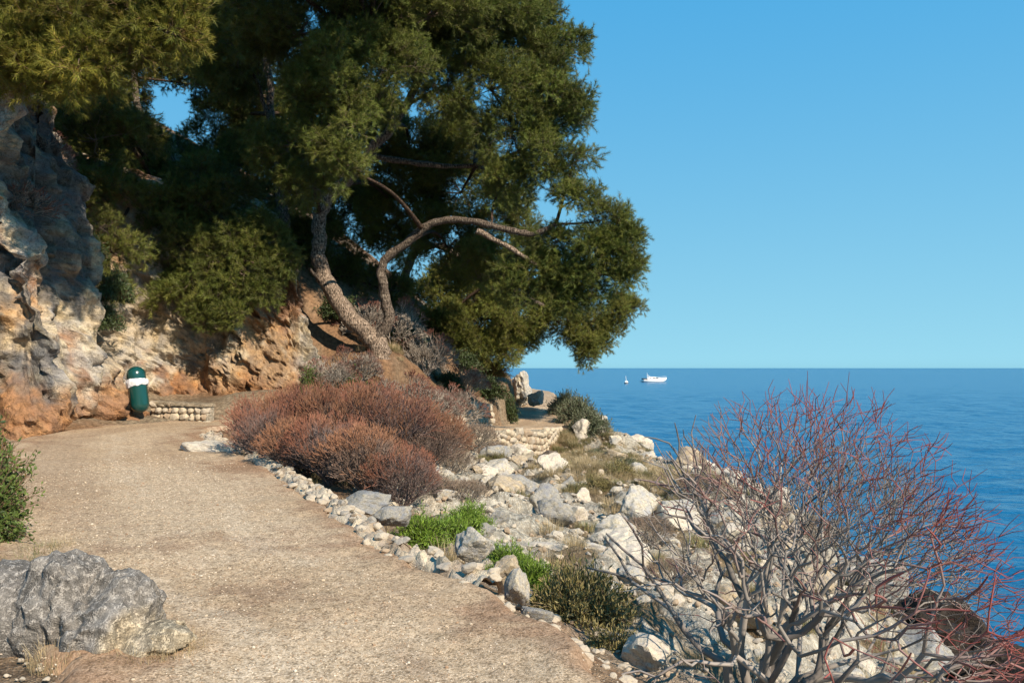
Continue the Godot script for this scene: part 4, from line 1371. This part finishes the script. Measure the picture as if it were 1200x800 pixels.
# rad: half sizes of the crown; leaves sit along twigs that end on the crown's surface
func leafy(sd: int, rad: Vector3, twigs: int, per: int, ln: float, wd: float, dark: Color, light: Color, wood: Color, upw: float) -> Array:
	rng.seed = sd
	var g := Geo.new()
	var gs := Geo.new()
	for i in twigs:
		var o := rv()
		o.y = absf(o.y) * 1.1 - 0.15
		o = o.normalized()
		var lump := 0.82 + 0.55 * n_mid.get_noise_3d(o.x * 3.0 + sd, o.y * 3.0, o.z * 3.0)
		var e := Vector3(o.x * rad.x, maxf(o.y * rad.y, -0.02) , o.z * rad.z) * lump * rng.randf_range(0.72, 1.08)
		var s := Vector3(e.x * 0.25, 0.0, e.z * 0.25)
		var mid := s.lerp(e, 0.55) + Vector3(0, rad.y * 0.12, 0)
		gs.tube(PackedVector3Array([s, mid, e]), PackedFloat32Array([0.008, 0.005, 0.0025]), 3, wood, wood * 1.1)
		var tone := rng.randf()
		for k in per:
			var t := 0.35 + 0.68 * float(k) / per
			var p := s.lerp(mid, t / 0.55) if t < 0.55 else mid.lerp(e, (t - 0.55) / 0.45)
			p += rv() * rad.x * 0.06
			var dir := (rv() + (e - mid).normalized() * 0.6 + Vector3.UP * upw).normalized()
			leaf(g, p, dir, ln * rng.randf_range(0.7, 1.2), wd, dark.lerp(light, clampf(tone * 0.6 + rng.randf() * 0.45, 0, 1)) * rng.randf_range(0.8, 1.15))
	return [g.mesh(), gs.mesh()]

func grass(sd: int, n: int, spread: float, ln: float, wd: float, a: Color, b: Color) -> ArrayMesh:
	rng.seed = sd
	var g := Geo.new()
	for i in n:
		var an := rng.randf() * TAU
		var r := sqrt(rng.randf()) * spread
		var p := Vector3(cos(an) * r, -0.02, sin(an) * r)
		var out := Vector3(cos(an), 0, sin(an)) * rng.randf_range(0.1, 0.8) + rv() * 0.35
		var l := ln * rng.randf_range(0.5, 1.2)
		var s := out.cross(Vector3.UP).normalized() * wd * 0.5
		var m := p + Vector3.UP * l * 0.55 + out * l * 0.25
		var e := p + Vector3.UP * l * rng.randf_range(0.7, 1.0) + out * l * 0.7
		var col := a.lerp(b, rng.randf()) * rng.randf_range(0.8, 1.2)
		g.tri(p - s, m - s * 0.7, p + s, col)
		g.tri(p + s, m - s * 0.7, m + s * 0.7, col)
		g.tri(m - s * 0.7, e, m + s * 0.7, col)
	return g.mesh()

func build_plants() -> void:
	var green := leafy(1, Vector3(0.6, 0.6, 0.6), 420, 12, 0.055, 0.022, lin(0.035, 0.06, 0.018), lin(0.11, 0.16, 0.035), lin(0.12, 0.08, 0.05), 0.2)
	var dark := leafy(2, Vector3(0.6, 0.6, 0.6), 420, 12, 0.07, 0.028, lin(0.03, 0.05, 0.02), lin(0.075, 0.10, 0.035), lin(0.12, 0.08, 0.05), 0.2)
	var spurge_green := leafy(3, Vector3(0.46, 0.34, 0.46), 340, 16, 0.055, 0.011, lin(0.08, 0.15, 0.02), lin(0.22, 0.32, 0.045), lin(0.12, 0.13, 0.05), 0.6)
	var greyg := leafy(4, Vector3(0.7, 0.5, 0.7), 420, 12, 0.085, 0.022, lin(0.07, 0.085, 0.05), lin(0.17, 0.185, 0.11), lin(0.14, 0.11, 0.08), 0.5)
	var olive := leafy(5, Vector3(0.4, 0.34, 0.4), 260, 12, 0.05, 0.014, lin(0.17, 0.145, 0.05), lin(0.33, 0.27, 0.12), lin(0.20, 0.15, 0.09), 0.7)
	var red_green := leafy(6, Vector3(0.6, 0.6, 0.6), 420, 12, 0.05, 0.02, lin(0.12, 0.06, 0.02), lin(0.16, 0.17, 0.05), lin(0.2, 0.10, 0.06), 0.2)
	var tall := leafy(7, Vector3(0.62, 1.25, 0.62), 900, 13, 0.055, 0.026, lin(0.035, 0.06, 0.018), lin(0.12, 0.165, 0.035), lin(0.12, 0.08, 0.05), 0.2)
	var tall_red := leafy(8, Vector3(0.5, 1.2, 0.5), 600, 12, 0.05, 0.022, lin(0.10, 0.05, 0.02), lin(0.20, 0.15, 0.05), lin(0.2, 0.10, 0.06), 0.2)
	# name, mesh, px, py(base), d, scale, label
	var list := [
		["leafy_shrub", tall, -32, 640, 6.7, Vector3(0.82, 0.88, 0.85), "dense green shrub at the left edge of the picture above the boulder", ""],
		["leafy_shrub", tall, -75, 600, 7.4, Vector3(1.1, 1.25, 1.1), "tall green shrub behind the dense one at the left edge", ""],
		["leafy_shrub", tall_red, -22, 590, 8.0, Vector3(0.8, 1.05, 0.8), "reddish green shrub top showing at the left edge before the cliff", ""],
		["leafy_shrub", tall, 408, 440, 22.5, Vector3(1.5, 1.35, 1.3), "bright green leafy shrub under the pine trunk", ""],
		["leafy_shrub", tall, 366, 450, 21.8, Vector3(0.9, 1.3, 0.9), "green climbing shrub at the cliff's right end", ""],
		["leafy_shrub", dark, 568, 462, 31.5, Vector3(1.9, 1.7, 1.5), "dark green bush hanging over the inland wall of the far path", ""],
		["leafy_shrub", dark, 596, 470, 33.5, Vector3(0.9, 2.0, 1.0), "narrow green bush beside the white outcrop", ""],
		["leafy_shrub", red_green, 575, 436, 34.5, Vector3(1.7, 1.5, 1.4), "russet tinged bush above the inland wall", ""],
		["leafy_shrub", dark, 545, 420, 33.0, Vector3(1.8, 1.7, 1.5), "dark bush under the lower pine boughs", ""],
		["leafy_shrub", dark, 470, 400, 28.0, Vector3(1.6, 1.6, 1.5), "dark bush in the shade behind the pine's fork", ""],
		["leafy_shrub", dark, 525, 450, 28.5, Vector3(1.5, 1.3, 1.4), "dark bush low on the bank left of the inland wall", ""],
		["leafy_shrub", green, 430, 452, 21.8, Vector3(1.1, 0.9, 1.0), "low green shrub spreading below the pine trunk", ""],
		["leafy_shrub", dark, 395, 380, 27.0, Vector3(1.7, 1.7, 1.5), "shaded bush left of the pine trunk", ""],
		["leafy_shrub", red_green, 490, 458, 24.0, Vector3(1.1, 0.8, 1.0), "russet low bush on the bank above the path", ""],
		["leafy_shrub", dark, 285, 470, 18.0, Vector3(0.5, 0.6, 0.5), "small green shrub at the left end of the rusty hedge", ""],
		["seaside_bush", greyg, 661, 474, 36.5, Vector3(1.3, 2.2, 1.3), "grey green bush at the outer edge of the far path", ""],
		["seaside_bush", greyg, 677, 492, 33.5, Vector3(1.5, 2.2, 1.5), "grey green bush in the middle of the row beside the far path", ""],
		["seaside_bush", greyg, 693, 512, 30.5, Vector3(1.4, 1.9, 1.4), "lowest grey green bush of the row beside the far path", ""],
		["seaside_bush", greyg, 700, 535, 26.0, Vector3(0.9, 0.8, 0.9), "low grey green bush on the slope below the far path", "low bushes on the slope"],
		["seaside_bush", greyg, 660, 560, 20.0, Vector3(0.8, 0.6, 0.8), "low grey green bush left of the slope's middle", "low bushes on the slope"],
		["seaside_bush", greyg, 735, 560, 21.0, Vector3(0.8, 0.6, 0.8), "low grey green bush in front of the rocky shoulder", "low bushes on the slope"],
		["green_spurge", spurge_green, 495, 615, 8.6, Vector3(0.9, 1.1, 0.9), "bright green spurge beside the grey rock at the path edge", ""],
		["green_spurge", spurge_green, 525, 612, 8.8, Vector3(1.0, 1.1, 1.0), "bright green spurge behind the pale angular boulder", ""],
		["green_spurge", spurge_green, 548, 610, 9.2, Vector3(0.7, 0.9, 0.7), "small bright green spurge uphill of the pale boulder", ""],
		["green_spurge", spurge_green, 598, 648, 7.6, Vector3(0.7, 0.9, 0.7), "bright green spurge right of the pale angular boulder", ""],
		["green_spurge", spurge_green, 622, 672, 7.2, Vector3(0.75, 1.0, 0.7), "bright green spurge behind the upright pointed rock", ""],
		["green_spurge", spurge_green, 640, 690, 6.8, Vector3(0.7, 0.9, 0.7), "bright green spurge at the lower end of its row", ""],
		["olive_bush", olive, 664, 725, 6.3, Vector3(0.95, 1.3, 0.95), "olive brown bush right of the path edge rocks", ""],
		["olive_bush", olive, 696, 730, 6.4, Vector3(1.05, 1.35, 1.05), "olive brown bush in front of the rockfall", ""],
		["olive_bush", olive, 665, 690, 7.2, Vector3(0.8, 0.9, 0.8), "olive bush behind the lower green spurge", ""],
		["olive_bush", olive, 715, 760, 5.7, Vector3(0.7, 0.8, 0.7), "olive brown bush at the foot of the slope beside the path end", ""],
		["olive_bush", olive, 725, 575, 17.0, Vector3(1.2, 1.0, 1.2), "olive scrub on the slope below the rocky shoulder", "olive scrub on the slope"],
		["olive_bush", olive, 670, 575, 17.5, Vector3(1.2, 1.0, 1.2), "olive scrub on the slope above the rounded grey boulder", "olive scrub on the slope"],
		["olive_bush", olive, 700, 585, 15.5, Vector3(1.0, 0.9, 1.0), "olive scrub in the middle of the slope", "olive scrub on the slope"],
		["olive_bush", olive, 640, 520, 25.0, Vector3(1.0, 0.7, 1.0), "olive scrub under the corner of the far wall", "olive scrub on the slope"],
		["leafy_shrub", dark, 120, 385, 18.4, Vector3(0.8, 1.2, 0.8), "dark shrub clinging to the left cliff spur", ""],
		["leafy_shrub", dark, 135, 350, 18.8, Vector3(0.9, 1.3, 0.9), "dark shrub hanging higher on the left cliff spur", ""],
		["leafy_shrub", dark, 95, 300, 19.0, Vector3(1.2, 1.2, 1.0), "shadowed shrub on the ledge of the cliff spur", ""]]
	var n := 0
	for q in list:
		var p := W(q[2], q[3], q[4])
		if not (q[0] == "leafy_shrub" and q[2] > 80 and q[2] < 140): p.y = H(p.x, q[4]) - 0.04
		var o := thing(q[0], p, q[6], "shrub", q[7])
		part("foliage", q[1][0], M.leaf, o)
		part("twigs", q[1][1], M.twig, o).set_meta("kind", "stuff")
		o.rotation.y = n * 1.7
		o.scale = q[5]
		n += 1
	# dry grass
	var straw := grass(41, 260, 0.16, 0.22, 0.004, lin(0.30, 0.22, 0.12), lin(0.45, 0.36, 0.22))
	var herb := grass(42, 200, 0.16, 0.16, 0.006, lin(0.10, 0.12, 0.04), lin(0.28, 0.22, 0.11))
	for q in [[200, 786, 4.3, 0.8, straw, "dry straw tuft at the right foot of the big boulder"], [170, 795, 4.2, 0.75, straw, "dry straw tuft in front of the big boulder"], [222, 775, 4.4, 0.6, straw, "small straw tuft where the boulder meets the path"], [60, 792, 4.2, 0.7, straw, "straw tuft at the left foot of the big boulder"], [120, 798, 4.15, 0.6, straw, "low straw tuft on the orange soil under the boulder"], [45, 640, 6.4, 1.0, herb, "faded grass tuft under the green shrub at left"], [20, 655, 6.0, 1.0, herb, "faded grass tuft above the big boulder at left"], [70, 630, 6.6, 0.7, straw, "thin straw tuft on the path's left verge"]]:
		var p := W(q[0], q[1], q[2])
		p.y = H(p.x, q[2])
		var o := thing("grass_tuft", p, q[5], "grass")
		part("blades", q[4], M.leaf, o)
		o.scale = Vector3.ONE * q[3]
	rng.seed = 555
	for kind in 2:
		var tr := []
		var cols := []
		for i in (3600 if kind == 0 else 2600):
			var d := rng.randf_range(4.5, 32.0)
			var x := rng.randf_range(-5.0, 6.0)
			var pd := samp(g_pd, x, d)
			if pd < 0.28: continue
			var veg := smoothstep(0.0, 1.0, 1.0 - absf(x - 2.2 + 0.04 * (d - 22.0)) / 2.6) * smoothstep(13.0, 17.0, d) * (1.0 - smoothstep(30.0, 34.0, d))
			var nz := n_mid.get_noise_2d(x * 1.7 + 80.0, d * 1.7)
			if rng.randf() > veg * 0.9 + smoothstep(0.0, 0.4, nz) * 0.35: continue
			var h := H(x, d)
			if h < -2.5: continue
			var s := rng.randf_range(0.5, 1.2) * lerpf(0.7, 1.3, clampf(d / 25.0, 0, 1))
			tr.append(Transform3D(Basis(Vector3.UP, rng.randf() * TAU).scaled(Vector3(s, s * rng.randf_range(0.6, 1.1), s)), Vector3(x, h, -d)))
			cols.append(Color(1, 1, 1) * rng.randf_range(0.7, 1.2))
		var mo := multi("slope_grass", [straw, herb][kind], M.leaf, tr, cols, self)
		tag(mo, ["dry straw coloured grass scattered over the slope", "faded green herbs scattered over the slope"][kind], "grass", "", "stuff")

func build_gravel() -> void:
	rng.seed = 808
	for k in 3:
		var tr := []
		var cols := []
		for i in [9000, 9000, 5000][k]:
			var d := 2.6 + pow(rng.randf(), 1.7) * 10.0
			var c := 0
			var x := rng.randf_range(-6.0, 1.6)
			var pd := samp(g_pd, x, d)
			if pd > 0.02: continue
			var s := rng.randf_range(0.0020, 0.0050) * (1.0 + 0.05 * d)
			if rng.randf() < 0.02: s *= 2.0
			var y := samp(g_ph, x, d) + 0.008 + 0.03 * n_mid.get_noise_2d(x, d) + 0.010 * n_fine.get_noise_2d(x, d)
			tr.append(Transform3D(basis_up(rv(), rng.randf() * TAU).scaled(Vector3(s * 1.3, s, s)), Vector3(x, y + s * 0.3, -d)))
		var mm: StandardMaterial3D = paint([lin(0.50, 0.40, 0.29), lin(0.30, 0.20, 0.13), lin(0.58, 0.50, 0.40)][k], 0.95, 0.3)
		var mo := multi("gravel", chunk_meshes[k + 1], mm, tr, [], self)
		tag(mo, ["loose tan gravel on the path", "loose brown gravel on the path", "loose pale gravel on the path"][k], "gravel", "", "stuff")

# ---------------------------------------------------------------- pines
func branchlet(sd: int) -> ArrayMesh:
	rng.seed = sd
	var g := Geo.new()
	var wood := lin(0.16, 0.11, 0.075)
	var ends := [[Vector3.ZERO, Vector3(0, 0.46, 0)]]
	for k in 5:
		var a := k * 2.4 + rng.randf()
		var s := Vector3(0, 0.06 + 0.07 * k, 0)
		ends.append([s, s + (Vector3(cos(a), 0.75, sin(a)).normalized()) * rng.randf_range(0.2, 0.3)])
	for e in ends:
		var p: Vector3 = e[0]
		var q: Vector3 = e[1]
		g.tube(PackedVector3Array([p, q]), PackedFloat32Array([0.006, 0.003]), 3, wood, wood)
		var dir := (q - p).normalized()
		var b := basis_up(dir, 0.0)
		for k in 46:
			var t := 0.3 + 0.65 * rng.randf()
			var at := p.lerp(q, t)
			var a := rng.randf() * TAU
			var nd := (dir * rng.randf_range(0.5, 1.1) + (b.x * cos(a) + b.z * sin(a)) * rng.randf_range(0.45, 0.9)).normalized()
			var ln := rng.randf_range(0.09, 0.14)
			var w := nd.cross(rv()).normalized() * 0.0036
			var tone := rng.randf()
			var col := lin(0.115, 0.125, 0.026).lerp(lin(0.20, 0.195, 0.045), tone)
			g.tri(at - w, at + nd * ln, at + w, col)
	return g.mesh()

func pine(label: String, trunks: Array, blobs: Array, tint: Color, density: float, forms: Array, sd: int, limb_from: int) -> Node3D:
	rng.seed = sd
	var base: Vector3 = trunks[0][0][0]
	var t := thing("pine_tree", base, label, "tree", "")
	var axis := []          # points limbs may start from
	for q in trunks:
		var pts := catmull(q[0], 6)
		var rad := PackedFloat32Array()
		var g := Geo.new()
		for i in pts.size():
			var s := float(i) / (pts.size() - 1)
			rad.append(lerpf(q[1], q[2], pow(s, 0.8)) * (1.0 + 0.16 * n_mid.get_noise_2d(i * 0.9, sd)))
			pts[i] += Vector3(n_mid.get_noise_2d(i * 0.7, 5.0 + sd), 0, n_mid.get_noise_2d(i * 0.7, 50.0 + sd)) * q[1] * 0.4
			if i >= limb_from: axis.append(pts[i])
			pts[i] -= base
		g.tube(pts, rad, 12, q[3], q[3] * 0.8)
		for i in g.v.size():
			var o := g.n[i]
			g.v[i] += o * n_fine.get_noise_3d(g.v[i].x * 2.0, g.v[i].y * 2.0, g.v[i].z * 2.0) * 0.05
		part("trunk" if q == trunks[0] else "limb", g.mesh(), M.bark, t)
	var twigs := Geo.new()
	var tr := [[], [], []]
	var cols := [[], [], []]
	var wood := lin(0.17, 0.125, 0.095)
	for b in blobs:
		var c := W(b[0], b[1], b[3])
		var r: float = b[2] / F * b[3]
		# limb
		var from: Vector3 = axis[0]
		for a in axis:
			if a.distance_to(c) + maxf(0.0, a.y - c.y) * 0.8 < from.distance_to(c) + maxf(0.0, from.y - c.y) * 0.8: from = a
		var mid := from.lerp(c, 0.5) + Vector3(0, 0.15, 0) * from.distance_to(c) * 0.5 + rv() * 0.2
		var lg := Geo.new()
		var lp := catmull([from - base, mid - base, c - base], 6)
		var lr := PackedFloat32Array()
		for i in lp.size(): lr.append(lerpf(clampf(0.03 * from.distance_to(c), 0.03, 0.09), 0.022, float(i) / (lp.size() - 1)))
		lg.tube(lp, lr, 6, wood, wood)
		part("limb", lg.mesh(), M.bark, t)
		# sub clumps on the shell of the blob
		var ns := int(clampf(5.0 + r * r * 6.0, 6, 16))
		var flat: float = b[4] if b.size() > 4 else 0.8
		for s in ns:
			var o := rv()
			var cc := c + o * Vector3(r, r * flat, r) * rng.randf_range(0.5, 0.92)
			var sr := r * rng.randf_range(0.22, 0.38)
			twigs.tube(PackedVector3Array([c - base + rv() * 0.05, c.lerp(cc, 0.5) - base + rv() * 0.12, cc - base]), PackedFloat32Array([0.022, 0.014, 0.007]), 4, wood, wood * 1.2)
			var cnt := int(density * (10.0 + 120.0 * sr * sr))
			var tone := rng.randf_range(0.62, 1.2)
			for k in cnt:
				var u := rv()
				var p := cc + u * sr * pow(rng.randf(), 0.45) * Vector3(1.0, 0.75, 1.0)
				var dir := (u * 0.9 + o * 0.45 + Vector3(0, 0.55, 0) + rv() * 0.35).normalized()
				var sc := rng.randf_range(0.7, 1.2)
				var f := rng.randi() % 3
				tr[f].append(Transform3D(basis_up(dir, rng.randf() * TAU).scaled(Vector3.ONE * sc), p - base))
				var v := tone * rng.randf_range(0.8, 1.2)
				var yel := rng.randf_range(0.9, 1.12)
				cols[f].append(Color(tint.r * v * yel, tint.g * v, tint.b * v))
	part("twigs", twigs.mesh(), M.twig, t).set_meta("kind", "stuff")
	var total := 0
	for f in 3:
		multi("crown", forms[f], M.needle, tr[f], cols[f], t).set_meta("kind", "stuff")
		total += tr[f].size()
	print(label, " branchlets ", total)
	return t

func pts(a: Array, d: float) -> Array:
	var out := []
	for q in a: out.append(W(q[0], q[1], q[2] if q.size() > 2 else d))
	return out

func build_pines() -> void:
	var forms := [branchlet(1), branchlet(2), branchlet(3)]
	var pale := lin(0.58, 0.48, 0.40)
	var grey := lin(0.34, 0.29, 0.25)
	# main pine, forked near the ground
	var tr := [
		[pts([[446, 432], [440, 402], [422, 384], [395, 350], [377, 312], [374, 270], [384, 232], [410, 208], [432, 180], [462, 145], [482, 110], [505, 50]], 25.0), 0.36, 0.10, pale],
		[pts([[441, 400, 25.0], [455, 372, 24.9], [448, 332, 24.8], [451, 305, 24.7], [476, 285, 24.6], [506, 262, 24.4], [545, 258, 24.2], [590, 268, 24.0], [626, 274, 24.0], [652, 262, 24.0]], 25.0), 0.19, 0.07, grey],
		[pts([[396, 352, 25.0], [372, 325, 24.8], [362, 315, 24.6]], 25.0), 0.09, 0.04, grey],
		[pts([[560, 270, 24.2], [600, 292, 24.2], [640, 316, 24.4], [668, 332, 24.5]], 24.0), 0.10, 0.05, pale],
		[pts([[432, 182, 25.0], [480, 190, 25.2], [540, 195, 25.4], [590, 185, 25.0], [630, 165, 24.6]], 25.0), 0.10, 0.05, grey],
		[pts([[384, 236, 25.0], [352, 200, 25.0], [320, 150, 25.0], [300, 90, 25.0]], 25.0), 0.12, 0.05, grey],
		[pts([[410, 210, 25.0], [400, 160, 24.0], [410, 110, 22.8], [430, 60, 21.8]], 25.0), 0.12, 0.05, grey]]
	var blobs := [
		[605, 25, 55, 24.0], [648, 72, 34, 24.0], [668, 56, 18, 24.0], [640, 120, 48, 24.2], [668, 140, 22, 24.0], [640, 175, 42, 24.0], [672, 190, 20, 24.0], [676, 232, 24, 24.0], [705, 258, 22, 24.0], [727, 274, 16, 24.0], [740, 282, 8, 24.0], [688, 284, 26, 24.2], [722, 304, 15, 24.2], [700, 316, 22, 24.3], [731, 325, 10, 24.2], [738, 312, 7, 24.1], [668, 312, 26, 24.6], [658, 342, 22, 25.0], [692, 345, 16, 24.6], [640, 322, 24, 24.8], [650, 290, 22, 24.6], [672, 356, 12, 24.8], [610, 330, 36, 25.0, 0.6],
		[560, 40, 60, 23.0], [555, -20, 80, 23.5], [500, 20, 65, 22.0], [430, 30, 70, 21.0], [470, -20, 80, 22.0], [575, 105, 50, 23.5], [600, 150, 42, 23.8], [525, 100, 42, 23.0], [590, 215, 34, 24.5, 0.6],
		[460, 85, 42, 21.0], [440, 125, 26, 21.2], [400, 95, 50, 20.6], [385, 150, 42, 20.4], [400, 195, 26, 20.6], [350, 40, 75, 21.5], [360, 110, 45, 21.2], [340, 170, 40, 21.6], [350, 215, 30, 22.0],
		[300, -10, 80, 23.0], [280, 60, 60, 25.0], [330, -60, 90, 23.0],
		[480, 180, 55, 29.0], [545, 165, 50, 29.0], [540, 225, 50, 29.5], [600, 250, 36, 28.5], [470, 250, 50, 30.0], [420, 240, 45, 30.0], [525, 290, 50, 29.0], [575, 310, 36, 28.0], [440, 160, 40, 28.0],
		[380, -130, 95, 16.5], [290, -150, 95, 16.5], [460, -150, 85, 17.5], [210, -170, 85, 16.5], [330, -250, 100, 16.5], [490, -110, 85, 22.0], [400, -110, 85, 21.5], [560, -110, 80, 23.0], [200, -90, 60, 17.5], [430, -230, 90, 19.0]]
	pine("big pine with forked trunk leaning over the path toward the sea", tr, blobs, Color(0.86, 1.0, 0.9), 1.0, forms, 71, 14)
	# second pine, farther round the headland, pale olive
	tr = [[pts([[476, 372], [470, 345], [476, 318], [490, 292], [520, 290], [560, 320], [610, 345], [650, 365], [690, 380]], 33.0), 0.24, 0.06, grey],
		[pts([[560, 320], [600, 318], [640, 320]], 33.0), 0.08, 0.04, pale]]
	blobs = [[690, 385, 26, 33.0, 0.7], [715, 368, 18, 33.0], [732, 354, 13, 33.0], [740, 362, 8, 33.0], [690, 418, 10, 32.5], [720, 385, 12, 33.0], [655, 378, 32, 33.5, 0.7], [680, 408, 16, 32.5, 0.7], [700, 400, 16, 33.0], [610, 372, 38, 34.0], [565, 350, 40, 34.5], [560, 385, 36, 34.0], [600, 400, 24, 33.5], [525, 345, 40, 35.0], [515, 385, 34, 34.0], [640, 345, 26, 34.5], [570, 410, 26, 34.0], [540, 320, 30, 35.0], [620, 300, 30, 36.0]]
	pine("pale olive pine low behind the big one, its tip over the horizon", tr, blobs, Color(1.0, 1.06, 0.95), 1.0, forms, 72, 18)
	# drooping young pine over the back cliff
	tr = [[pts([[228, 236, 24.8], [236, 246, 23.6], [250, 270, 22.9], [262, 290, 22.5], [278, 305, 22.3]], 22.5), 0.12, 0.04, grey], [pts([[236, 246, 23.6], [218, 262, 22.9], [210, 290, 22.5], [216, 320, 22.4]], 22.3), 0.06, 0.03, grey]]
	blobs = [[240, 245, 30, 22.8], [275, 275, 24, 22.5], [300, 300, 16, 22.3], [285, 322, 20, 22.2, 1.2], [250, 305, 26, 22.4, 1.2], [215, 285, 26, 22.5, 1.2], [225, 335, 18, 22.3, 1.3], [200, 230, 28, 22.8], [270, 222, 28, 23.0], [312, 268, 14, 22.6], [255, 348, 15, 22.2, 1.3], [190, 305, 14, 22.6, 1.2], [196, 350, 11, 22.4, 1.3], [324, 284, 10, 22.4], [334, 302, 7, 22.3], [308, 340, 10, 22.2], [272, 366, 10, 22.1], [236, 372, 9, 22.2, 1.3], [176, 268, 15, 22.7], [318, 318, 9, 22.2], [230, 210, 20, 23.0]]
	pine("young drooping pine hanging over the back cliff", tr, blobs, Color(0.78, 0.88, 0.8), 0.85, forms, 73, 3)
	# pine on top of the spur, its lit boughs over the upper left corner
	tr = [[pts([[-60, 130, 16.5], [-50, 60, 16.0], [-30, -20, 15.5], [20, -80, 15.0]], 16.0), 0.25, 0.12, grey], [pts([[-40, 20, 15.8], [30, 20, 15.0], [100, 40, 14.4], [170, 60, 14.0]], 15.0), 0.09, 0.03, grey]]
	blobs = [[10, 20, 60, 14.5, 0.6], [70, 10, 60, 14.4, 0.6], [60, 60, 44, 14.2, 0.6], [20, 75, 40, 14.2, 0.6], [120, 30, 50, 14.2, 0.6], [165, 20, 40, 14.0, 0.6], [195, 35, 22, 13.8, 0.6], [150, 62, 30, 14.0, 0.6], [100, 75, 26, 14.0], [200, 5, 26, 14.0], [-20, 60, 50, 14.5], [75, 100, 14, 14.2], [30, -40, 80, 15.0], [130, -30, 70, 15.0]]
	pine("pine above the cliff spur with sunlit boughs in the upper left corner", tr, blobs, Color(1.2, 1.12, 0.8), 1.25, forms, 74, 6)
	# dark pines on the slope above the back cliff
	tr = [[pts([[352, 425], [352, 392], [342, 350], [338, 300], [330, 230], [320, 150], [310, 60]], 27.5), 0.34, 0.12, grey]]
	blobs = [[330, 260, 50, 29.0], [380, 290, 40, 29.5], [300, 200, 50, 29.0], [260, 150, 50, 29.5], [360, 340, 30, 29.0], [300, 110, 55, 29.0], [250, 80, 50, 29.0], [345, 150, 50, 30.0], [290, 20, 70, 29.0], [410, 330, 34, 30.0], [450, 340, 30, 31.0], [310, 330, 30, 28.5], [390, 220, 40, 30.0]]
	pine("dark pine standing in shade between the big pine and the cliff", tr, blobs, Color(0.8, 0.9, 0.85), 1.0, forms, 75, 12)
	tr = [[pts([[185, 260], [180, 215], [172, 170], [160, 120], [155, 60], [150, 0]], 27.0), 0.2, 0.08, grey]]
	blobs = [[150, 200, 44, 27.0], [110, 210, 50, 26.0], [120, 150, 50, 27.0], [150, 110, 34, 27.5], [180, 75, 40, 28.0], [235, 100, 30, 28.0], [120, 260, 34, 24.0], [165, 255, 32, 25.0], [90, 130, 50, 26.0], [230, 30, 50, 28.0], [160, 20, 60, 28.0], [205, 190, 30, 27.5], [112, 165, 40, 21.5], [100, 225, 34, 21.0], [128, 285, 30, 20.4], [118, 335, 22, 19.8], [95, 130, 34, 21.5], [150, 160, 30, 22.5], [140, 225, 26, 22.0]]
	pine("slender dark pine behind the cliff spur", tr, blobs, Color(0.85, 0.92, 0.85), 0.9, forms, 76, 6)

# ----------------------------------------------------------------
func _ready() -> void:
	var t0 := Time.get_ticks_msec()
	# camera
	cam = Camera3D.new()
	cam.name = "camera"
	add_child(cam)
	cam.position = Vector3(0, EYE, 0)
	cam.rotation_degrees = Vector3(1.885, 0, 0)
	cam.fov = rad_to_deg(2.0 * atan(400.0 / F))
	cam.near = 0.1
	cam.far = 60000.0
	cam.current = true
	cam_basis = Basis.from_euler(Vector3(deg_to_rad(1.885), 0, 0))
	# sky
	var sm := ProceduralSkyMaterial.new()
	sm.sky_top_color = Color8(36, 128, 182)
	sm.sky_horizon_color = Color8(126, 177, 194)
	sm.sky_curve = 0.20
	sm.ground_horizon_color = Color8(126, 177, 194)
	sm.ground_bottom_color = Color8(40, 70, 95)
	sm.sun_angle_max = 1.0
	var sky := Sky.new()
	sky.sky_material = sm
	var env := Environment.new()
	env.background_mode = Environment.BG_SKY
	env.sky = sky
	env.ambient_light_source = Environment.AMBIENT_SOURCE_SKY
	env.tonemap_mode = Environment.TONE_MAPPER_LINEAR
	env.tonemap_exposure = 1.62
	env.sdfgi_enabled = true
	env.ssao_enabled = true
	env.ssil_enabled = true
	var we := WorldEnvironment.new()
	we.name = "environment"
	we.environment = env
	add_child(we)
	# sun: high on the right, a little behind the camera
	var sun := DirectionalLight3D.new()
	sun.name = "sun"
	add_child(sun)
	sun.look_at_from_position(Vector3(0.53, 0.62, 0.62) * 10.0, Vector3.ZERO)
	sun.light_energy = 1.5
	sun.light_color = Color(1.0, 0.94, 0.85)
	sun.light_angular_distance = 0.5
	sun.shadow_enabled = true
	# noise fields
	noise(n_big, 0.16, 4, 1)
	noise(n_mid, 0.45, 4, 2)
	noise(n_fine, 2.2, 3, 3)
	noise(n_ridge, 0.55, 3, 4)
	noise(n_cell, 0.9, 2, 5, FastNoiseLite.TYPE_CELLULAR)
	noise(n_block, 0.9, 1, 6, FastNoiseLite.TYPE_CELLULAR, FastNoiseLite.FRACTAL_NONE)
	n_block.cellular_return_type = FastNoiseLite.RETURN_CELL_VALUE
	n_block.domain_warp_enabled = true
	n_block.domain_warp_amplitude = 0.35
	n_block.domain_warp_frequency = 0.9
	make_materials()
	print("materials ", Time.get_ticks_msec() - t0)
	build_fields()
	print("fields ", Time.get_ticks_msec() - t0)
	build_terrain()
	print("terrain ", Time.get_ticks_msec() - t0)
	build_path()
	build_sea()
	print("sea ", Time.get_ticks_msec() - t0)
	build_cliff()
	print("cliff ", Time.get_ticks_msec() - t0)
	build_rocks()
	print("rocks ", Time.get_ticks_msec() - t0)
	build_edging()
	build_walls()
	print("walls ", Time.get_ticks_msec() - t0)
	build_pines()
	print("pines ", Time.get_ticks_msec() - t0)
	build_spurges()
	print("spurges ", Time.get_ticks_msec() - t0)
	build_plants()
	build_boat()
	build_bin()
	build_gravel()
	print("done ", Time.get_ticks_msec() - t0)
